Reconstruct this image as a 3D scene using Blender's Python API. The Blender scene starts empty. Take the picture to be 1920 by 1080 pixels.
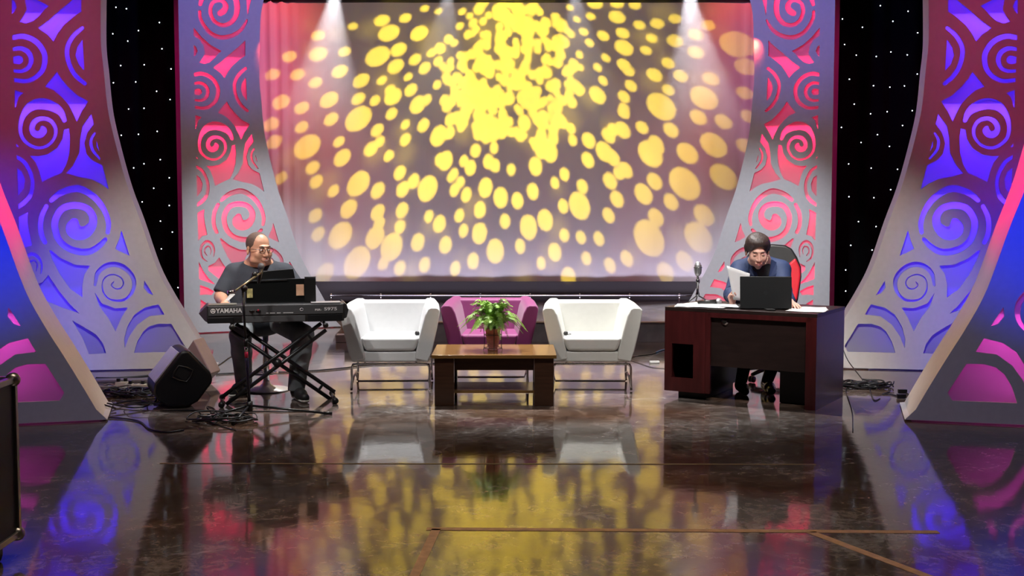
import bpy, bmesh, math, random
import numpy as np
from mathutils import Vector, Matrix, Euler
from mathutils.geometry import tessellate_polygon
random.seed(7); RNG = np.random.RandomState(11)
SC = bpy.context.scene
COL = SC.collection
PI = math.pi
R = math.radians
# ------------------------------------------------------------------ camera
FPX = 2275.0; CAMZ = 1.66; PITCH = R(4.2)
cd = bpy.data.cameras.new('camera'); cam = bpy.data.objects.new('camera', cd); COL.objects.link(cam)
cam.location = (0, 0, CAMZ); cam.rotation_euler = (PI/2 - PITCH, 0, 0)
cd.sensor_width = 36; cd.lens = 36*FPX/1920; cd.clip_end = 100
SC.camera = cam
def ray(px, py):
    x = (px-960)/FPX; v = -(py-540)/FPX
    c, s = math.cos(PITCH), math.sin(PITCH)
    return Vector((x, c + v*s, -s + v*c))
def at(px, py, Y):
    d = ray(px, py); t = Y/d.y
    return Vector((d.x*t, Y, CAMZ + d.z*t))
def fl(px, py, z=0.0):
    d = ray(px, py); t = (z-CAMZ)/d.z
    return Vector((d.x*t, d.y*t, z))
# ------------------------------------------------------------------ materials
MATS = {}
def mat(name, col, rough=.5, metal=0, spec=.5, var=0.0, vscale=20, bump=0.0, bscale=80, coat=0, sheen=0, emis=None, estr=0, stretch=None):
    if name in MATS: return MATS[name]
    m = bpy.data.materials.new(name); m.use_nodes = True; nt = m.node_tree; n = nt.nodes; l = nt.links
    b = n['Principled BSDF']
    b.inputs['Roughness'].default_value = rough; b.inputs['Metallic'].default_value = metal
    b.inputs['Specular IOR Level'].default_value = spec
    b.inputs['Coat Weight'].default_value = coat; b.inputs['Sheen Weight'].default_value = sheen
    c = tuple(col)+(1,)
    tc = n.new('ShaderNodeTexCoord'); mp = n.new('ShaderNodeMapping'); l.new(tc.outputs['Object'], mp.inputs[0])
    if stretch: mp.inputs['Scale'].default_value = stretch
    ns = n.new('ShaderNodeTexNoise'); ns.inputs['Scale'].default_value = vscale; ns.inputs['Detail'].default_value = 5
    l.new(mp.outputs[0], ns.inputs['Vector'])
    cr = n.new('ShaderNodeValToRGB')
    v = max(var, .02)
    cr.color_ramp.elements[0].position = .3; cr.color_ramp.elements[1].position = .7
    cr.color_ramp.elements[0].color = tuple(max(0, x*(1-v)) for x in col)+(1,)
    cr.color_ramp.elements[1].color = tuple(min(1, x*(1+v)) for x in col)+(1,)
    l.new(ns.outputs['Fac'], cr.inputs[0]); l.new(cr.outputs[0], b.inputs['Base Color'])
    if bump:
        nb = n.new('ShaderNodeTexNoise'); nb.inputs['Scale'].default_value = bscale; nb.inputs['Detail'].default_value = 3
        l.new(mp.outputs[0], nb.inputs['Vector'])
        bp = n.new('ShaderNodeBump'); bp.inputs['Strength'].default_value = bump; bp.inputs['Distance'].default_value = .01
        l.new(nb.outputs['Fac'], bp.inputs['Height']); l.new(bp.outputs[0], b.inputs['Normal'])
    if emis:
        b.inputs['Emission Color'].default_value = tuple(emis)+(1,); b.inputs['Emission Strength'].default_value = estr
    MATS[name] = m; return m
# ------------------------------------------------------------------ objects
def tag(o, label=None, cat=None, group=None, kind=None):
    if label: o['label'] = label
    if cat: o['category'] = cat
    if group: o['group'] = group
    if kind: o['kind'] = kind
    return o
def thing(name, label, cat, loc=(0,0,0), rz=0, group=None):
    o = bpy.data.objects.new(name, None); COL.objects.link(o); o.empty_display_size = .1
    o.location = loc; o.rotation_euler = (0, 0, rz)
    return tag(o, label, cat, group)
def mesh_obj(name, verts, faces, material, parent=None, smooth=False, loc=None, rot=None):
    me = bpy.data.meshes.new(name); me.from_pydata([tuple(v) for v in verts], [], [tuple(f) for f in faces]); me.update()
    o = bpy.data.objects.new(name, me); COL.objects.link(o)
    if material: me.materials.append(material)
    if parent: o.parent = parent
    if loc is not None: o.location = loc
    if rot is not None: o.rotation_euler = rot
    if smooth: me.polygons.foreach_set('use_smooth', [True]*len(me.polygons))
    return o
def bm_obj(name, bm, material, parent=None, smooth=False, loc=None, rot=None, bevel=0, seg=2, subd=0):
    me = bpy.data.meshes.new(name); bmesh.ops.recalc_face_normals(bm, faces=bm.faces); bm.to_mesh(me); bm.free()
    o = bpy.data.objects.new(name, me); COL.objects.link(o)
    if material: me.materials.append(material)
    if parent: o.parent = parent
    if loc is not None: o.location = loc
    if rot is not None: o.rotation_euler = rot
    if smooth: me.polygons.foreach_set('use_smooth', [True]*len(me.polygons))
    if bevel:
        md = o.modifiers.new('bevel', 'BEVEL'); md.width = bevel; md.segments = seg; md.limit_method = 'ANGLE'; md.angle_limit = R(35)
        me.polygons.foreach_set('use_smooth', [True]*len(me.polygons)); md.harden_normals = True
    if subd:
        md = o.modifiers.new('subd', 'SUBSURF'); md.levels = subd; md.render_levels = subd
    return o
def B(bm, c, s, rz=0, rx=0, ry=0):
    r = bmesh.ops.create_cube(bm, size=1)
    M = Matrix.Translation(Vector(c)) @ Euler((rx, ry, rz)).to_matrix().to_4x4() @ Matrix.Diagonal((s[0], s[1], s[2], 1))
    bmesh.ops.transform(bm, matrix=M, verts=r['verts']); return r['verts']
def CYL(bm, p, q, r1, r2=None, seg=16, caps=True):
    p = Vector(p); q = Vector(q); d = q-p
    r = bmesh.ops.create_cone(bm, cap_ends=caps, segments=seg, radius1=r1, radius2=r1 if r2 is None else r2, depth=d.length)
    M = Matrix.Translation((p+q)/2) @ d.to_track_quat('Z', 'Y').to_matrix().to_4x4()
    bmesh.ops.transform(bm, matrix=M, verts=r['verts']); return r['verts']
def SPH(bm, c, r, sc=(1,1,1), seg=16, rot=None):
    q = bmesh.ops.create_uvsphere(bm, u_segments=seg, v_segments=max(6, seg//2), radius=r)
    M = Matrix.Translation(Vector(c)) @ (Euler(rot).to_matrix().to_4x4() if rot else Matrix.Identity(4)) @ Matrix.Diagonal((sc[0], sc[1], sc[2], 1))
    bmesh.ops.transform(bm, matrix=M, verts=q['verts']); return q['verts']
def box(name, c, s, m, parent=None, rz=0, bevel=.004, rx=0, ry=0, seg=2):
    bm = bmesh.new(); B(bm, (0,0,0), s)
    return bm_obj(name, bm, m, parent, loc=c, rot=(rx, ry, rz), bevel=bevel, seg=seg)
def LATHE(bm, prof, seg=24, c=(0,0,0)):
    rings = []
    for r, z in prof:
        rings.append([bm.verts.new((c[0]+r*math.cos(2*PI*i/seg), c[1]+r*math.sin(2*PI*i/seg), c[2]+z)) for i in range(seg)])
    for a, b in zip(rings, rings[1:]):
        for i in range(seg):
            bm.faces.new((a[i], a[(i+1) % seg], b[(i+1) % seg], b[i]))
    if prof[0][0] > 1e-4: bm.faces.new(list(reversed(rings[0])))
    if prof[-1][0] > 1e-4: bm.faces.new(rings[-1])
def smooth_path(pts, n=6):
    pts = [Vector(p) for p in pts]
    if len(pts) < 3: return pts
    out = []
    P = [pts[0]*2-pts[1]] + pts + [pts[-1]*2-pts[-2]]
    for i in range(1, len(P)-2):
        p0, p1, p2, p3 = P[i-1], P[i], P[i+1], P[i+2]
        for k in range(n):
            t = k/n
            out.append(.5*((2*p1) + (p2-p0)*t + (2*p0-5*p1+4*p2-p3)*t*t + (3*p1-p0-3*p2+p3)*t*t*t))
    out.append(pts[-1]); return out
def TUBE(bm, pts, r, seg=8, closed=False):
    pts = [Vector(p) for p in pts]; n = len(pts); rings = []; prev = None
    for i, p in enumerate(pts):
        a = pts[(i-1) % n] if (closed or i) else p; b = pts[(i+1) % n] if (closed or i < n-1) else p
        t = (b-a)
        if t.length < 1e-9: t = Vector((0,0,1))
        t.normalize()
        if prev is None:
            u = t.orthogonal().normalized()
        else:
            u = (prev - t*prev.dot(t))
            u = u.normalized() if u.length > 1e-6 else t.orthogonal().normalized()
        prev = u; w = t.cross(u)
        rr = r[i] if isinstance(r, (list, tuple)) else r
        rings.append([bm.verts.new(p + (u*math.cos(2*PI*k/seg) + w*math.sin(2*PI*k/seg))*rr) for k in range(seg)])
    m = n if closed else n-1
    for i in range(m):
        a = rings[i]; b = rings[(i+1) % n]
        for k in range(seg): bm.faces.new((a[k], a[(k+1) % seg], b[(k+1) % seg], b[k]))
    if not closed:
        bm.faces.new(list(reversed(rings[0]))); bm.faces.new(rings[-1])
def PRISM(bm, poly, y0, y1, axis='y'):
    # poly = (x,z) list, extruded along y
    a = [bm.verts.new((x, y0, z)) for x, z in poly]; b = [bm.verts.new((x, y1, z)) for x, z in poly]
    n = len(poly); bm.faces.new(a); bm.faces.new(list(reversed(b)))
    for i in range(n): bm.faces.new((a[i], b[i], b[(i+1) % n], a[(i+1) % n]))
def text_obj(name, s, size, m, parent, loc, rot, ext=.001, sx=1):
    cu = bpy.data.curves.new(name, 'FONT'); cu.body = s; cu.size = size; cu.extrude = ext; cu.align_x = 'CENTER'; cu.align_y = 'CENTER'; cu.offset = size*.02
    o = bpy.data.objects.new(name, cu); COL.objects.link(o); cu.materials.append(m)
    me = bpy.data.meshes.new_from_object(o); bpy.data.objects.remove(o); o = bpy.data.objects.new(name, me); COL.objects.link(o)
    o.parent = parent; o.location = loc; o.rotation_euler = rot; o.scale = (sx, 1, 1); return o
# ------------------------------------------------------------------ SDF bodies
class SDF:
    def __init__(s, lo, hi, h):
        s.lo = np.array(lo, float); s.h = h
        s.n = np.ceil((np.array(hi)-s.lo)/h).astype(int)+1
        s.F = np.full(tuple(s.n), 9.0, np.float32)
    def _sub(s, lo, hi):
        a = np.clip(np.floor((np.array(lo)-s.lo)/s.h).astype(int), 0, s.n); b = np.clip(np.ceil((np.array(hi)-s.lo)/s.h).astype(int)+1, 0, s.n)
        if np.any(b <= a): return None
        ax = [s.lo[i]+s.h*np.arange(a[i], b[i]) for i in range(3)]
        X, Y, Z = np.meshgrid(*ax, indexing='ij')
        return (slice(a[0], b[0]), slice(a[1], b[1]), slice(a[2], b[2])), np.stack([X, Y, Z], -1)
    def _put(s, sl, d, k, op):
        G = s.F[sl]; d = d.astype(np.float32)
        if op == 'add':
            if k > 0:
                hh = np.clip(.5+.5*(G-d)/k, 0, 1); r = G*(1-hh)+d*hh - k*hh*(1-hh)
            else: r = np.minimum(G, d)
        else:
            d = -d
            if k > 0:
                hh = np.clip(.5-.5*(G-d)/k, 0, 1); r = G*(1-hh)+d*hh + k*hh*(1-hh)
            else: r = np.maximum(G, d)
        s.F[sl] = r
    def cap(s, p, q, r1, r2=None, k=.02, op='add', M=None):
        r2 = r1 if r2 is None else r2
        if M: p = M @ Vector(p); q = M @ Vector(q)
        p = np.array(p, float); q = np.array(q, float); pad = max(r1, r2)+k+2*s.h
        g = s._sub(np.minimum(p, q)-pad, np.maximum(p, q)+pad)
        if g is None: return
        sl, P = g; d = q-p; L = max(1e-9, d@d)
        t = np.clip(((P-p)@d)/L, 0, 1)
        dist = np.linalg.norm(P-(p+t[..., None]*d), axis=-1)-(r1+(r2-r1)*t)
        s._put(sl, dist, k, op)
    def chain(s, pts, rs, k=.02):
        for i in range(len(pts)-1): s.cap(pts[i], pts[i+1], rs[i], rs[i+1], k)
    def ell(s, c, r, rot=None, k=.02, op='add', M=None):
        Rm = Matrix.Identity(3)
        if rot: Rm = Euler(rot).to_matrix()
        c = Vector(c)
        if M: c = M @ c; Rm = M.to_3x3() @ Rm; 
        sc = 1.0
        if M:
            sc = M.to_scale()[0]; Rm = Rm * (1/sc)
        r = np.array(r, float)*sc; c = np.array(c); pad = r.max()+k+2*s.h
        g = s._sub(c-pad, c+pad)
        if g is None: return
        sl, P = g; A = np.array(Rm); Q = (P-c)@A
        k0 = np.linalg.norm(Q/r, axis=-1); k1 = np.linalg.norm(Q/(r*r), axis=-1)+1e-9
        s._put(sl, k0*(k0-1)/k1, k, op)
    def rbox(s, c, hs, rad, rot=None, k=.02, op='add'):
        Rm = Euler(rot).to_matrix() if rot else Matrix.Identity(3)
        c = np.array(c, float); hs = np.array(hs, float); pad = np.linalg.norm(hs)+k+2*s.h
        g = s._sub(c-pad, c+pad)
        if g is None: return
        sl, P = g; Q = np.abs((P-c)@np.array(Rm))-(hs-rad)
        d = np.linalg.norm(np.maximum(Q, 0), axis=-1)+np.minimum(Q.max(-1), 0)-rad
        s._put(sl, d, k, op)
    def half(s, p, n):
        # remove everything on the +n side of the plane
        n = np.array(n, float); n /= np.linalg.norm(n)
        ax = [s.lo[i]+s.h*np.arange(s.n[i]) for i in range(3)]
        d = (ax[0][:, None, None]-p[0])*n[0]+(ax[1][None, :, None]-p[1])*n[1]+(ax[2][None, None, :]-p[2])*n[2]
        s.F = np.maximum(s.F, d.astype(np.float32))
    def mesh(s, name, m, parent=None, relax=1):
        F = s.F; nx, ny, nz = F.shape; ins = F < 0
        c = ins[:-1, :-1, :-1].astype(np.int8)
        tot = np.zeros((nx-1, ny-1, nz-1), np.int8)
        for i in (0, 1):
            for j in (0, 1):
                for k in (0, 1): tot += ins[i:nx-1+i, j:ny-1+j, k:nz-1+k]
        act = (tot > 0) & (tot < 8)
        idx = np.full(act.shape, -1, np.int64); I = np.argwhere(act); idx[act] = np.arange(len(I))
        acc = np.zeros((len(I), 3)); cnt = np.zeros(len(I))
        corners = [(i, j, k) for i in (0, 1) for j in (0, 1) for k in (0, 1)]
        for a in corners:
            for ax in range(3):
                if a[ax]: continue
                b = list(a); b[ax] = 1
                fa = F[I[:, 0]+a[0], I[:, 1]+a[1], I[:, 2]+a[2]]; fb = F[I[:, 0]+b[0], I[:, 1]+b[1], I[:, 2]+b[2]]
                msk = (fa < 0) != (fb < 0)
                t = np.where(msk, fa/np.where(msk, fa-fb, 1), 0)
                p = np.tile(np.array(a, float), (len(I), 1)); p[:, ax] += t
                acc[msk] += p[msk]; cnt[msk] += 1
        V = s.lo + s.h*(I + acc/cnt[:, None])
        faces = []
        for ax in range(3):
            o1, o2 = (ax+1) % 3, (ax+2) % 3
            sl0 = [slice(None)]*3; sl1 = [slice(None)]*3
            sl0[ax] = slice(0, -1); sl1[ax] = slice(1, None)
            e = ins[tuple(sl0)] != ins[tuple(sl1)]
            E = np.argwhere(e)
            ok = (E[:, o1] > 0) & (E[:, o2] > 0) & (E[:, o1] < F.shape[o1]-1) & (E[:, o2] < F.shape[o2]-1)
            E = E[ok]; flip = ins[E[:, 0], E[:, 1], E[:, 2]]
            q = []
            for d1, d2 in ((-1, -1), (0, -1), (0, 0), (-1, 0)):
                Q = E.copy(); Q[:, o1] += d1; Q[:, o2] += d2; q.append(idx[Q[:, 0], Q[:, 1], Q[:, 2]])
            q = np.stack(q, 1); q[~flip] = q[~flip][:, ::-1]; faces.append(q)
        Fc = np.concatenate(faces)
        me = bpy.data.meshes.new(name)
        me.vertices.add(len(V)); me.vertices.foreach_set('co', V.ravel())
        me.loops.add(Fc.size); me.loops.foreach_set('vertex_index', Fc.ravel())
        me.polygons.add(len(Fc)); me.polygons.foreach_set('loop_start', np.arange(0, Fc.size, 4)); me.polygons.foreach_set('loop_total', np.full(len(Fc), 4))
        me.update(calc_edges=True); me.validate()
        me.polygons.foreach_set('use_smooth', [True]*len(me.polygons))
        me.materials.append(m)
        o = bpy.data.objects.new(name, me); COL.objects.link(o)
        if parent: o.parent = parent
        return o
# ================================================================== SETTING
M_floor = bpy.data.materials.new('polished_stage_floor'); M_floor.use_nodes = True
def build_floor_mat():
    nt = M_floor.node_tree; n = nt.nodes; l = nt.links; b = n['Principled BSDF']
    tc = n.new('ShaderNodeTexCoord')
    n1 = n.new('ShaderNodeTexNoise'); n1.inputs['Scale'].default_value = 2.2; n1.inputs['Detail'].default_value = 9; n1.inputs['Roughness'].default_value = .72; n1.inputs['Distortion'].default_value = .6
    n2 = n.new('ShaderNodeTexNoise'); n2.inputs['Scale'].default_value = 11; n2.inputs['Detail'].default_value = 8; n2.inputs['Roughness'].default_value = .75; n2.inputs['Distortion'].default_value = 1.2
    n3 = n.new('ShaderNodeTexNoise'); n3.inputs['Scale'].default_value = .8; n3.inputs['Detail'].default_value = 3
    for x in (n1, n2, n3): l.new(tc.outputs['Object'], x.inputs['Vector'])
    r1 = n.new('ShaderNodeValToRGB'); e = r1.color_ramp.elements
    e[0].position = .33; e[0].color = (.022, .014, .011, 1); e[1].position = .66; e[1].color = (.36, .33, .31, 1)
    e2 = r1.color_ramp.elements.new(.5); e2.color = (.11, .088, .075, 1)
    mx = n.new('ShaderNodeMix'); mx.data_type = 'FLOAT'; mx.inputs[0].default_value = .5
    l.new(n1.outputs['Fac'], mx.inputs[2]); l.new(n2.outputs['Fac'], mx.inputs[3]); l.new(mx.outputs[0], r1.inputs[0])
    tint = n.new('ShaderNodeMix'); tint.data_type = 'RGBA'; tint.blend_type = 'MULTIPLY'; tint.inputs[0].default_value = 1
    r3 = n.new('ShaderNodeValToRGB'); r3.color_ramp.elements[0].color = (.75, .5, .36, 1); r3.color_ramp.elements[1].color = (.95, .97, 1, 1)
    r3.color_ramp.elements[0].position = .38; r3.color_ramp.elements[1].position = .62
    l.new(n3.outputs['Fac'], r3.inputs[0]); l.new(r1.outputs[0], tint.inputs[6]); l.new(r3.outputs[0], tint.inputs[7]); l.new(tint.outputs[2], b.inputs['Base Color'])
    rr = n.new('ShaderNodeMapRange'); rr.inputs['To Min'].default_value = .035; rr.inputs['To Max'].default_value = .11
    l.new(n2.outputs['Fac'], rr.inputs['Value']); l.new(rr.outputs[0], b.inputs['Roughness'])
    b.inputs['Specular IOR Level'].default_value = .62
    bp = n.new('ShaderNodeBump'); bp.inputs['Strength'].default_value = .035; bp.inputs['Distance'].default_value = .02
    nb = n.new('ShaderNodeTexNoise'); nb.inputs['Scale'].default_value = 5; nb.inputs['Detail'].default_value = 2
    l.new(tc.outputs['Object'], nb.inputs['Vector']); l.new(nb.outputs['Fac'], bp.inputs['Height']); l.new(bp.outputs[0], b.inputs['Normal'])
build_floor_mat()
M_black = mat('black_drape', (.004, .004, .0045), .95, spec=.05)
M_blackwall = mat('black_studio_wall', (.006, .006, .006), .9, spec=.1)
def struct(name, c, s, m, rz=0, bevel=0):
    o = box(name, c, s, m, None, rz, bevel); o['kind'] = 'structure'; return o
struct('floor', (0, 9, -.05), (18, 20, .1), M_floor)
struct('wall_back', (0, 18.9, 3), (18, .1, 6.2), M_blackwall)
struct('ceiling', (0, 9, 6.15), (18, 20, .1), M_blackwall)
struct('wall_left', (-8.6, 9, 3), (.1, 20, 6.2), M_blackwall)
struct('wall_right', (8.6, 9, 3), (.1, 20, 6.2), M_blackwall)
# riser
M_riser = mat('grey_riser_vinyl', (.16, .145, .15), .18, spec=.5, var=.3, vscale=6)
M_riserd = mat('dark_riser_face', (.12, .11, .115), .5, var=.2, vscale=8)
M_trim = mat('brass_edge', (.45, .32, .22), .4, metal=.3)
struct('trim_1', (0.35, 14.01, .235), (4.62, .03, .014), M_trim)
rz_ = thing('stage_riser', 'low grey platform across the back of the stage under the screen', 'platform')
rz_['kind'] = 'structure'
box('deck', (.35, 16.1, .222), (4.6, 4.16, .02), M_riser, rz_, bevel=0)
box('fascia', (.35, 14.04, .106), (4.6, .03, .21), M_riserd, rz_, bevel=0)
# seams in the floor sheets
M_tape = mat('brown_floor_tape', (.42, .25, .13), .7, var=.2)
M_seam = mat('floor_seam', (.25, .19, .10), .5)
def seam(px0, py0, px1, py1, w, m, i):
    a = fl(px0, py0); b = fl(px1, py1); d = b-a; c = (a+b)/2
    o = box('floor_tape', (c.x, c.y, .0012), (d.length, w, .0016), m, None, math.atan2(d.y, d.x), 0)
    return o
tapes = [((800, 992, 1760, 998), .05, M_tape, 'brown tape strip running straight across the floor at the front'),
         ((818, 992, 775, 1085), .045, M_tape, 'brown tape strip running towards the camera below the coffee table'),
         ((1520, 998, 1750, 1085), .05, M_tape, 'brown tape strip running diagonally at the front right of the floor')]
for (a, w, m, lb) in tapes:
    tag(seam(*a, w, m, 0), lb, 'tape')
tag(seam(300, 869, 1530, 871, .022, M_seam, 0), 'thin seam strip across the floor in front of the coffee table', 'floor strip')
# ------------------------------------------------------------------ screen
M_screen = bpy.data.materials.new('white_cyclorama_cloth'); M_screen.use_nodes = True
def _scr():
    nt = M_screen.node_tree; n = nt.nodes; l = nt.links; b = n['Principled BSDF']
    b.inputs['Base Color'].default_value = (.80, .76, .80, 1); b.inputs['Roughness'].default_value = .9; b.inputs['Specular IOR Level'].default_value = .1
    tc = n.new('ShaderNodeTexCoord'); w = n.new('ShaderNodeTexNoise'); mp = n.new('ShaderNodeMapping'); mp.inputs['Scale'].default_value = (9, 1, .5)
    l.new(tc.outputs['Object'], mp.inputs[0]); l.new(mp.outputs[0], w.inputs['Vector']); w.inputs['Scale'].default_value = 1.5; w.inputs['Detail'].default_value = 3
    bp = n.new('ShaderNodeBump'); bp.inputs['Strength'].default_value = .07; bp.inputs['Distance'].default_value = .05
    l.new(w.outputs['Fac'], bp.inputs['Height']); l.new(bp.outputs[0], b.inputs['Normal'])
_scr()
SY = 17.0
def build_screen():
    root = thing('backdrop_screen', 'wide white cloth backdrop lit with a burst of yellow light dots', 'backdrop', (0, SY, 0))
    root['kind'] = 'thing'
    x0, x1 = -3.75, 4.0; zt = at(960, 3, SY).z; zb = at(960, 545, SY).z
    nx, nz = 200, 40; V = []; F = []
    for j in range(nz+1):
        for i in range(nx+1):
            x = x0+(x1-x0)*i/nx; s = j/nz
            sag = abs(math.sin(PI*(x-x0)/.62))**.6
            z = zb+.012+.035*(sag)*(1-s)**6 + (zt-zb)*s
            y = .018*math.sin(x*4.2)*(1-.6*s) + .008*math.sin(x*17+3)*(1-s) + .03*math.exp(-((abs(x-.1)-3.4)/.25)**2)*math.sin(x*40)
            V.append((x, y, z))
    for j in range(nz):
        for i in range(nx):
            a = j*(nx+1)+i; F.append((a, a+1, a+nx+2, a+nx+1))
    mesh_obj('cloth', V, F, M_screen, root, smooth=True)
    bm = bmesh.new(); CYL(bm, (x0, 0, zt+.02), (x1, 0, zt+.02), .035); bm_obj('top_bar', bm, mat('black_metal', (.01, .01, .01), .4, metal=.3), root, smooth=True)
    # black valance above
    box('header_drape', (.1, -.06, zt+.35), (7.8, .03, .62), M_black, root, bevel=0)
build_screen()
M_chrome = mat('chrome', (.85, .85, .87), .12, metal=1, var=.02)
M_dmetal = mat('black_painted_metal', (.012, .012, .013), .35, spec=.5)
# rail pipe under screen
def rail():
    z = at(960, 554, 16.72).z
    r = thing('floor_rail', 'long low metal pipe on short posts under the backdrop', 'rail', (0, 16.72, .232))
    bm = bmesh.new(); CYL(bm, (-2.5, 0, z-.232), (3.0, 0, z-.232), .014); bm_obj('pipe', bm, M_chrome, r, smooth=True)
    for i in range(9):
        bm = bmesh.new(); CYL(bm, (-2.5+i*.6875, 0, 0), (-2.5+i*.6875, 0, z-.232+.03), .009); SPH(bm, (-2.5+i*.6875, 0, z-.232), .021)
        bm_obj('post', bm, M_chrome, r, smooth=True)
    b2 = box('skirting_drape', (.1, 16.9, .37), (7.6, .04, .28), mat('charcoal_drape', (.035, .03, .033), .8), None, bevel=0)
    tag(b2, 'strip of charcoal drape hanging below the backdrop', 'drape')
rail()
# ------------------------------------------------------------------ star drapes
LSTAR = [(587,37),(640,44),(807,114),(701,155),(571,171),(886,182),(647,208),(820,247),(611,332),(730,328),(866,349),(574,419),(687,415),(793,462),(861,504),(651,552),(729,548),(796,665),(701,680),(614,685),(811,808),(729,829),(677,850),(857,900),(778,953),(720,1022),(857,1040)]
LSTAR = [(x/2.7, y/2.7) for x, y in LSTAR]+[(x/2.25, 380+y/2.25) for x, y in [(714,12),(677,78),(727,124),(622,125),(681,195),(762,214),(751,358)]]
RSTAR = [(1001,29),(1141,57),(809,96),(1064,108),(910,138),(1190,166),(820,225),(1054,263),(879,279),(980,286),(1137,278),(1188,375),(844,401),(966,434),(1049,441),(1123,435),(869,527),(1035,565),(951,576),(1162,560),(1113,635),(804,645),(986,682),(903,721),(1047,741),(840,830),(954,851),(1088,857),(1053,960),(842,996),(968,1001)]
RSTAR = [(1280+x/2.7, y/2.7) for x, y in RSTAR]+[(1520+x/2.25, 380+y/2.25) for x, y in [(202,80),(276,101),(169,180),(259,200),(148,284),(148,373)]]
M_star = mat('star_led', (1, 1, 1), .5, emis=(.8, .9, 1), estr=9)
def star_drape(xa, xb, stars, side):
    Y = 15.9
    root = thing('star_curtain', 'black starlight curtain hanging at the %s of the backdrop' % side, 'curtain', (0, Y, 0))
    n = 120; V = []; F = []
    for i in range(n+1):
        x = xa+(xb-xa)*i/n; y = .035*math.sin(x*13)+.012*math.sin(x*31)
        V += [(x, y, .01), (x, y, 5.6)]
    for i in range(n): F.append((2*i, 2*i+2, 2*i+3, 2*i+1))
    mesh_obj('curtain_cloth', V, F, M_black, root, smooth=True)
    first = None
    for k, (px, py) in enumerate(stars):
        p = at(px, py, Y-.06)
        if first is None:
            bm = bmesh.new(); SPH(bm, (0, 0, 0), .0068, seg=8); first = bm_obj('star_light', bm, M_star, root, smooth=True, loc=(p.x, -.06, p.z))
        else:
            c = first.copy(); COL.objects.link(c); c.parent = root; c.location = (p.x, -.06, p.z)
        
star_drape(-7.4, -3.95, LSTAR, 'left'); star_drape(3.95, 7.4, RSTAR, 'right')
# ------------------------------------------------------------------ arch panels
def b1(l): return [(320+x/4.5, y/4.5) + tuple(w/4.5 for w in r) for x, y, *r in l]
def b2(l): return [(320+x/4.5, 220+y/4.5) + tuple(w/4.5 for w in r) for x, y, *r in l]
def b3(l): return [(330+x/4.909, 420+y/4.909) + tuple(w/4.909 for w in r) for x, y, *r in l]
def m3(l): return [(341+.745*x/3.725, 87.6+.765*(430+y/3.725)) + tuple(.755*w/3.725 for w in r) for x, y, *r in l]
BANDS = [
 b1([(418,112,50),(450,90,52),(466,50,44),(440,10,34),(400,2,30),(350,30,30),(335,100,32),(365,175,32),(430,212,34),(500,197,38),(548,140,42),(562,60,46),(545,-20,46),(490,-90,46),(400,-120,46),(310,-80,44),(262,0,36),(250,36,32)]),
 b1([(246,98,26),(250,150,28),(285,220,32),(345,285,36),(430,316,38),(520,300,36),(590,255,30),(632,195,22),(644,168,14)]),
 b1([(203,630,32),(265,622,33),(335,650,33),(383,705,33),(401,765,33),(386,840,33),(340,890,30),(280,913,28),(207,905,26)]),
 b1([(205,705,24),(250,700,27),(295,725,30),(315,772,30),(298,825,28),(255,848,24),(205,845,20)]),
 b1([(210,775,44),(236,775,56)]),
 b1([(633,577,24),(582,622,28),(547,680,28),(538,740,28),(556,820,28),(596,888,28),(648,935,24)]),
 b2([(518,180,28),(497,130,42),(450,92,62),(380,70,72),(310,88,60),(262,145,36),(243,215,26),(252,285,22),(295,335,20),(355,357,18),(415,340,18),(456,290,20),(463,235,22),(436,185,24),(385,166,26),(338,182,34),(315,225,34),(328,262,40),(362,270,46),(386,247,46),(380,226,24)]),
 b2([(213,412,20),(265,450,26),(303,520,26),(316,590,26),(300,665,28),(262,712,30),(222,742,26)]),
 b2([(705,265,12),(682,310,18),(690,370,18),(735,430,12)]),
 b2([(432,698,28),(480,655,38),(540,630,44),(600,622,46),(665,650,42),(725,705,38),(768,780,32),(786,850,30),(780,905,26)]),
 b2([(400,737,28),(371,800,32),(362,870,32),(371,930,32),(390,970,30)]),
 b2([(574,838,50),(566,880,92),(592,908,92),(640,905,78),(684,860,54),(688,800,46),(650,748,42),(575,730,42),(502,750,42),(460,810,42),(452,870,42),(475,950,42),(530,1005,42),(600,1030,45),(670,1028,42),(730,990,36),(765,950,26)]),
 b3([(346,300,8),(352,240,16),(330,185,24),(285,160,26),(242,195,24),(228,250,20),(243,310,14),(285,345,7)]),
 b3([(285,290,8),(262,255,12),(275,215,13),(305,207,11),(322,240,9),(315,280,6)]),
 m3([(672,390,20),(690,310,30),(740,260,36),(805,245,38),(870,265,36),(925,320,32),(940,380,28),(925,440,22),(880,487,18),(820,499,16),(760,482,12),(725,430,10),(725,370,9),(750,330,9),(800,316,9),(850,337,9),(868,375,9),(850,410,9),(810,415,8),(785,390,8),(800,368,8)]),
]
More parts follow.
